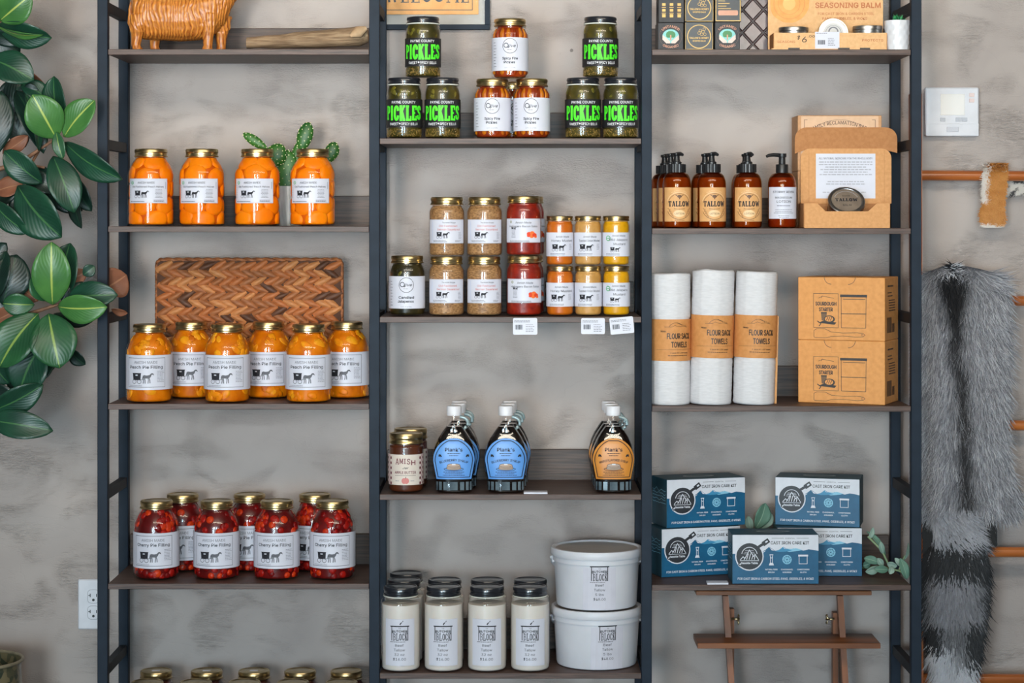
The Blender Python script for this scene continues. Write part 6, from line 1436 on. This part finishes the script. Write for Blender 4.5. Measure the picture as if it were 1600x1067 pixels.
def strut(name, p, q, w_, d_s): 
    a, b = Vector(p) - so_, Vector(q) - so_; vs = []
    for c in (a, b):
        for sx, sy in ((-1, -1), (1, -1), (1, 1), (-1, 1)): vs.append(c + Vector((sx * w_ / 2, sy * d_s / 2, 0)))
    o = pyobj(name, vs, [(0, 1, 5, 4), (1, 2, 6, 5), (2, 3, 7, 6), (3, 0, 4, 7), (3, 2, 1, 0), (4, 5, 6, 7)], STV, st); bm = bmesh.new(); bm.from_mesh(o.data); bmesh.ops.recalc_face_normals(bm, faces=bm.faces); bm.to_mesh(o.data); bm.free(); return o
def gp(px, Y): p = P3(px, 1385, Y); p.z = .001; return p
strut('front_leg', P3(1133, 930, .2), gp(1164, .06), .0135, .022); strut('front_leg', P3(1312, 930, .2), gp(1339, .06), .0135, .022)
strut('rear_leg', P3(1142.5, 950, .225), gp(1142, .225), .0118, .026); strut('rear_leg', P3(1304.5, 956, .225), gp(1304, .225), .0118, .026)
BRS = pm('brass_hardware', (190, 170, 130), (206, 186, 146), rough=.3, metal=1.0)
for px, s_ in ((1147.5, 1), (1298, -1)):
    p = P3(px, 967, .2) - so_; vs, fs = tube_data([p + Vector((-.008 * s_, 0, 0)), p + Vector((.012 * s_, 0, 0))], .003, 8); 
    for up in (1, -1):
        v2, f2 = tube_data([p + Vector((.006 * s_, 0, 0)), p + Vector((.010 * s_, -.002, up * .008)), p + Vector((.009 * s_, -.003, up * .012))], [.0025, .003, .0015], 6); b = len(vs); vs += v2; fs += [tuple(i + b for i in f) for f in f2]
    pyobj('wing_nut', vs, fs, BRS, st, True)

# ---------------------------------------------------------------- leaves
def leaf_mat(name, c1, c2, vein, rough=.32):
    m = bpy.data.materials.new(name); m.use_nodes = True; nt = m.node_tree; b = nt.nodes['Principled BSDF']; N = nt.nodes.new; Lk = nt.links.new
    b.inputs['Roughness'].default_value = rough + .1; b.inputs['Coat Weight'].default_value = .1; b.inputs['Coat Roughness'].default_value = .25
    uv = N('ShaderNodeUVMap'); sx = N('ShaderNodeSeparateXYZ'); Lk(uv.outputs[0], sx.inputs[0])
    ab = N('ShaderNodeMath'); ab.operation = 'ABSOLUTE'; su = N('ShaderNodeMath'); su.operation = 'SUBTRACT'; su.inputs[1].default_value = .5; Lk(sx.outputs[0], su.inputs[0]); Lk(su.outputs[0], ab.inputs[0])
    rp = N('ShaderNodeValToRGB'); rp.color_ramp.elements[0].position = .018; rp.color_ramp.elements[0].color = (1, 1, 1, 1); rp.color_ramp.elements[1].position = .034; rp.color_ramp.elements[1].color = (0, 0, 0, 1); Lk(ab.outputs[0], rp.inputs[0])
    # side veins
    m1 = N('ShaderNodeMath'); m1.operation = 'MULTIPLY_ADD'; m1.inputs[1].default_value = -1.1; Lk(ab.outputs[0], m1.inputs[0]); Lk(sx.outputs[1], m1.inputs[2])
    m2 = N('ShaderNodeMath'); m2.operation = 'MULTIPLY'; m2.inputs[1].default_value = 62; Lk(m1.outputs[0], m2.inputs[0]); m3 = N('ShaderNodeMath'); m3.operation = 'SINE'; Lk(m2.outputs[0], m3.inputs[0])
    tc = N('ShaderNodeTexCoord'); tn = N('ShaderNodeTexNoise'); tn.inputs['Scale'].default_value = 22; Lk(tc.outputs['Object'], tn.inputs['Vector'])
    r1 = N('ShaderNodeValToRGB'); r1.color_ramp.elements[0].position = .3; r1.color_ramp.elements[1].position = .7; r1.color_ramp.elements[0].color = lin(c1); r1.color_ramp.elements[1].color = lin(c2); Lk(tn.outputs['Fac'], r1.inputs[0])
    mx = N('ShaderNodeMixRGB'); Lk(rp.outputs[0], mx.inputs[0]); Lk(r1.outputs[0], mx.inputs[1]); mx.inputs[2].default_value = lin(vein); Lk(mx.outputs[0], b.inputs['Base Color'])
    bp = N('ShaderNodeBump'); bp.inputs['Strength'].default_value = .08; bp.inputs['Distance'].default_value = .002; Lk(m3.outputs[0], bp.inputs['Height']); Lk(bp.outputs[0], b.inputs['Normal']); return m
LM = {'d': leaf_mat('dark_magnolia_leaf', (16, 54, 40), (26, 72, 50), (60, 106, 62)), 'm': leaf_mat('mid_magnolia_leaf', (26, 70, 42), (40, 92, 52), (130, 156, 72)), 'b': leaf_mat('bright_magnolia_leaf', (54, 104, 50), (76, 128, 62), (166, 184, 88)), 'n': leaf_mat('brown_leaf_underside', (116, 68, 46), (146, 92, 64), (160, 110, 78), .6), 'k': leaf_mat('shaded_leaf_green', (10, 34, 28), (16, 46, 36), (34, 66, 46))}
def leaf(name, b, tp, w_, Yb, Yt, mat, parent, org, roll=0.0, fold=.25, bend=.12, shape=.9, curl=0.0):
    """leaf from base b to tip tp (px), full width w_ px, with a fold along the midrib and a sag"""
    A, B = P3(b[0], b[1], Yb), P3(tp[0], tp[1], Yt); d = B - A; L_ = d.length; f = d.normalized(); side = f.cross(Vector((0, -1, 0)))
    side = side.normalized() if side.length > 1e-5 else Vector((1, 0, 0)); nrm = side.cross(f).normalized()
    if nrm.y > 0: nrm = -nrm; side = -side
    Mr = Matrix.Rotation(roll, 3, f); side = Mr @ side; nrm = Mr @ nrm; hw_ = w_ / 2 * K(Yb); n, c = 14, 8; vs, fs, uvs = [], [], []
    for i in range(n + 1):
        q = i / n; ww = hw_ * max(.02, math.sin(PI * q ** 1.12) ** .62); ct = A + d * q + nrm * (bend * L_ * math.sin(PI * q) - curl * L_ * q * q)
        for j in range(c + 1):
            u = 2 * j / c - 1; wv = .02 * L_ * math.sin(q * 9 + j) * abs(u); vs.append(ct + side * (u * ww) + nrm * (fold * ww * abs(u) ** 1.3 + wv * .5) - org); uvs.append((j / c, q))
    for i in range(n):
        for j in range(c): a = i * (c + 1) + j; fs.append((a, a + 1, a + c + 2, a + c + 1))
    me = bpy.data.meshes.new(name); me.from_pydata([tuple(v) for v in vs], [], fs); ul = me.uv_layers.new(name='UVMap')
    for lp_ in me.loops: ul.data[lp_.index].uv = uvs[lp_.vertex_index]
    for p in me.polygons: p.use_smooth = True
    o = link(name, me, LM[mat] if isinstance(mat, str) else mat, parent); md = o.modifiers.new('thick', 'SOLIDIFY'); md.thickness = .0009; md.offset = 0; return o
org = Vector((X(-120, .02), .02, 0)); tr = thing('magnolia_tree', 'tall magnolia plant with glossy green leaves and brown undersides at left', 'plant', org)
TK = pm('magnolia_bark', (86, 62, 50), (120, 92, 76), scale=40, rough=.8)
tube('trunk', [Vector((0, 0, .26)), Vector((.01, 0, .6)), P3(-105, 700, .02) - org, P3(-95, 420, .02) - org, P3(-90, 100, .02) - org, P3(-70, -60, .02) - org], [.016, .015, .014, .012, .010, .006], TK, tr, 10)
lathe('planter', [(.1, 0), (.13, .02), (.15, .28), (.155, .3), (.14, .3), (.135, .26), (0, .25)], pm('grey_planter', (96, 96, 94), (110, 110, 108), scale=20, rough=.6), tr, 32)
BRN_ = pm('twig_bark', (120, 84, 62), (150, 108, 80), scale=60, rough=.7)
for pts, rr in (([(-92, 250), (-30, 272), (30, 255), (85, 218)], (.008, .006, .005, .003)), ([(60, 236), (48, 258), (70, 262)], (.004, .003, .003)), ([(-95, 520), (-20, 510), (40, 492), (96, 474)], (.008, .006, .005, .003)), ([(-88, 110), (-40, 70), (6, 32)], (.007, .005, .003)), ([(10, 470), (16, 448), (31, 422)], (.002, .003, .001)), ([(-92, 640), (-40, 640), (-5, 640)], (.006, .004, .003)), ([(96, 474), (130, 466), (148, 452)], (.003, .002, .002))):
    tube('branch', [P3(x, y, -.01 if i else .02) - org for i, (x, y) in enumerate(pts)], list(rr), BRN_, tr, 8)
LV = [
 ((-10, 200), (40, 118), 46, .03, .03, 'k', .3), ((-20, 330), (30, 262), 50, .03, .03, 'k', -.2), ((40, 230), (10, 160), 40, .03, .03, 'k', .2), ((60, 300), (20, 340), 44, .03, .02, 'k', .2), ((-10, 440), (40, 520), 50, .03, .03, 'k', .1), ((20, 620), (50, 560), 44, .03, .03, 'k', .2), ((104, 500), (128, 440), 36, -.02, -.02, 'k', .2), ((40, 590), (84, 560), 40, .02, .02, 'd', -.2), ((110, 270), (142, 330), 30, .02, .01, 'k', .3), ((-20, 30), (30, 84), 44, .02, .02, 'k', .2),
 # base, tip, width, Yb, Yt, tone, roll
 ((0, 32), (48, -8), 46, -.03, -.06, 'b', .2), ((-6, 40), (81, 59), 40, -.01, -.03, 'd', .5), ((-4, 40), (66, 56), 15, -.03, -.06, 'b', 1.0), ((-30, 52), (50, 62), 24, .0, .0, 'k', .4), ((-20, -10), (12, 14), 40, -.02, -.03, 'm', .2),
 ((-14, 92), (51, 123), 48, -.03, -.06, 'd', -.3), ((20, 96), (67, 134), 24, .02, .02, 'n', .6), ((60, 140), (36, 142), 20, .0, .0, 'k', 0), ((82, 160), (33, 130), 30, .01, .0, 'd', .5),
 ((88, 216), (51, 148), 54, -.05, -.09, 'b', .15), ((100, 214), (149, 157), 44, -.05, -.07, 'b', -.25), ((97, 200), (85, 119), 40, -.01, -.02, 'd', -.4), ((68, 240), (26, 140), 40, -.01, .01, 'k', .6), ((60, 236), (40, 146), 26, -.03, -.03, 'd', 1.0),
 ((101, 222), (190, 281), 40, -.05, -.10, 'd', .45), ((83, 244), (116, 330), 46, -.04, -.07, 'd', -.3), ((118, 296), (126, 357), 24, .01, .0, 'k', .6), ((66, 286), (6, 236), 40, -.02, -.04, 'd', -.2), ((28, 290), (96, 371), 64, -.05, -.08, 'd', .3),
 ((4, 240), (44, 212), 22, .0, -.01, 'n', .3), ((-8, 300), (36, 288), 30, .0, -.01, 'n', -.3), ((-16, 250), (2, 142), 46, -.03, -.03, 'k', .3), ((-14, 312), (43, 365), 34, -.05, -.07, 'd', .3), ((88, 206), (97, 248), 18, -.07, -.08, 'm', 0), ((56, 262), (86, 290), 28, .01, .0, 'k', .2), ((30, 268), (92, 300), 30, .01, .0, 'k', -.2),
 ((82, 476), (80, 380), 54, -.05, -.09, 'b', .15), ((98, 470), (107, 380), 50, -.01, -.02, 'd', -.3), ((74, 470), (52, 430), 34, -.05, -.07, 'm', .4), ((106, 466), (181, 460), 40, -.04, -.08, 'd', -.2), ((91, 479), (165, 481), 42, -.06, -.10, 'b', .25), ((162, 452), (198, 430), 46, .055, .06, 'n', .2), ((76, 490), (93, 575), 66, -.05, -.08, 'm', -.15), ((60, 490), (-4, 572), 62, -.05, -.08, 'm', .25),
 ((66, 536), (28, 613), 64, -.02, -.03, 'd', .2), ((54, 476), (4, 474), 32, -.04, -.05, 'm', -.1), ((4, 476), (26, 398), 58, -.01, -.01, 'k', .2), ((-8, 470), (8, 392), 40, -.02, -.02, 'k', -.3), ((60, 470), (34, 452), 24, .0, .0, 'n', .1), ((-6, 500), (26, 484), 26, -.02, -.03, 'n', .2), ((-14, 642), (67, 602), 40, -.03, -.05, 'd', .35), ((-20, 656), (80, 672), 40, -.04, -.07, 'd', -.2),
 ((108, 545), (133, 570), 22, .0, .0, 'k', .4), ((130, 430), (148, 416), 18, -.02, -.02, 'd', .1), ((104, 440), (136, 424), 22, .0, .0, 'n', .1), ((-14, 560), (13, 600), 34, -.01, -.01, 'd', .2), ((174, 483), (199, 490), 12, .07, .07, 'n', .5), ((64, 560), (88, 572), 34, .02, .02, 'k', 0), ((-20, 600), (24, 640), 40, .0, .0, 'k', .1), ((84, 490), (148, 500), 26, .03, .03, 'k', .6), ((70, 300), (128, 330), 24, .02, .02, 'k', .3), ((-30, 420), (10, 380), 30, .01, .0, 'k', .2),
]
rl = random.Random(2)
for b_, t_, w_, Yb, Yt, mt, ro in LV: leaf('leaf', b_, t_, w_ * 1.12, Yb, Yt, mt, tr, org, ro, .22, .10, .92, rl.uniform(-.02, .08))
# glazed pot at the lower left corner
zp = ZC - (1033 - HZ) * K(.05); t = thing('glazed_floor_pot', 'tall dark green crackle-glazed pot cut by the lower left corner', 'pot', (X(-42, .05), .05, 0)); R = 78 * K(.05); vs, fs = [], []; n = 64; prf = []
for i in range(30): q = i / 29; prf.append((R * (.74 + .24 * math.sin(q * 2.2)) + (.0 if q < .97 else .002), q * zp))
prf += [(R * 1.0, zp + .001), (R * .985, zp + .004), (R * .95, zp + .003), (R * .94, zp - .01), (R * .9, zp - .2), (0, zp - .22)]
GLZ = pm('crackle_green_glaze', (52, 62, 50), (122, 112, 84), scale=70, rough=.35, coat=.5, bump=.6, kind='voronoi', lo=.1, hi=.7)
lathe('pot_body', prf, GLZ, t, 64, sharp=60); tube('rim', [(R * .975 * math.cos(2 * PI * i / 48), R * .975 * math.sin(2 * PI * i / 48), zp + .002) for i in range(48)], .004, pm('rim_glaze', (120, 112, 92), (140, 130, 106), scale=60, rough=.4), t, 8, True)
# soft grey-green sprigs behind the kits
SAGE = leaf_mat('sage_leaf', (110, 138, 126), (146, 170, 156), (168, 188, 170), .7); SAGED = leaf_mat('sage_leaf_dark', (74, 112, 96), (104, 140, 120), (140, 168, 146), .7)
z = SZ[(2, 3)]
def sprig(label, stems, leaves, org_):
    t = thing('sage_sprig', label, 'plant', org_, 0, 'grey-green sprigs on the kit shelf')
    for pts in stems: tube('stem', [P3(x, y, Y) - org_ for x, y, Y in pts], .0022, pm('pale_stem', (128, 150, 110), (146, 168, 126), rough=.6), t, 7)
    for i, (b_, t_, w_, Yb, Yt, ro) in enumerate(leaves): leaf('leaf', b_, t_, w_, Yb, Yt, SAGE if i % 3 else SAGED, t, org_, ro, .3, .14, .95)
o_ = P3(1380, 897, .13); o_.z = z + EPS
sprig('grey-green leafy sprig lying at the right end of kit shelf', [[(1345, 888, .17), (1375, 884, .13), (1405, 892, .08), (1416, 897, .07)], [(1390, 886, .11), (1378, 860, .11), (1356, 838, .12)], [(1405, 890, .08), (1414, 868, .08)]],
      [((1384, 868), (1354, 830), 9, .12, .13, .6), ((1358, 842), (1364, 824), 8, .12, .12, .2), ((1380, 866), (1376, 846), 9, .11, .11, -.2), ((1376, 880), (1350, 872), 13, .12, .13, .3), ((1374, 885), (1352, 893), 14, .11, .1, -.3), ((1380, 884), (1371, 872), 10, .1, .1, 0), ((1388, 890), (1366, 889), 12, .09, .08, .2), ((1386, 880), (1402, 884), 12, .1, .09, .3), ((1394, 886), (1390, 897), 10, .08, .07, 0), ((1406, 872), (1417, 905), 15, .06, .05, -.2), ((1412, 876), (1419, 848), 6, .08, .08, .5), ((1410, 886), (1398, 872), 9, .08, .08, .2), ((1360, 880), (1348, 884), 12, .14, .14, .1)], o_)
o_ = P3(1185, 893, .225); o_.z = z + EPS
sprig('grey-green leafy sprig showing between the two stacks of kits', [[(1180, 905 - 18, .235), (1182, 850, .235), (1186, 810, .235)], [(1183, 845, .235), (1196, 815, .24)]],
      [((1180, 826), (1196, 786), 26, .235, .24, .3), ((1174, 828), (1169, 806), 14, .225, .22, -.3), ((1186, 826), (1206, 802), 24, .24, .245, -.3), ((1182, 850), (1164, 826), 18, .235, .235, .3), ((1184, 846), (1204, 828), 18, .235, .24, .2)], o_)
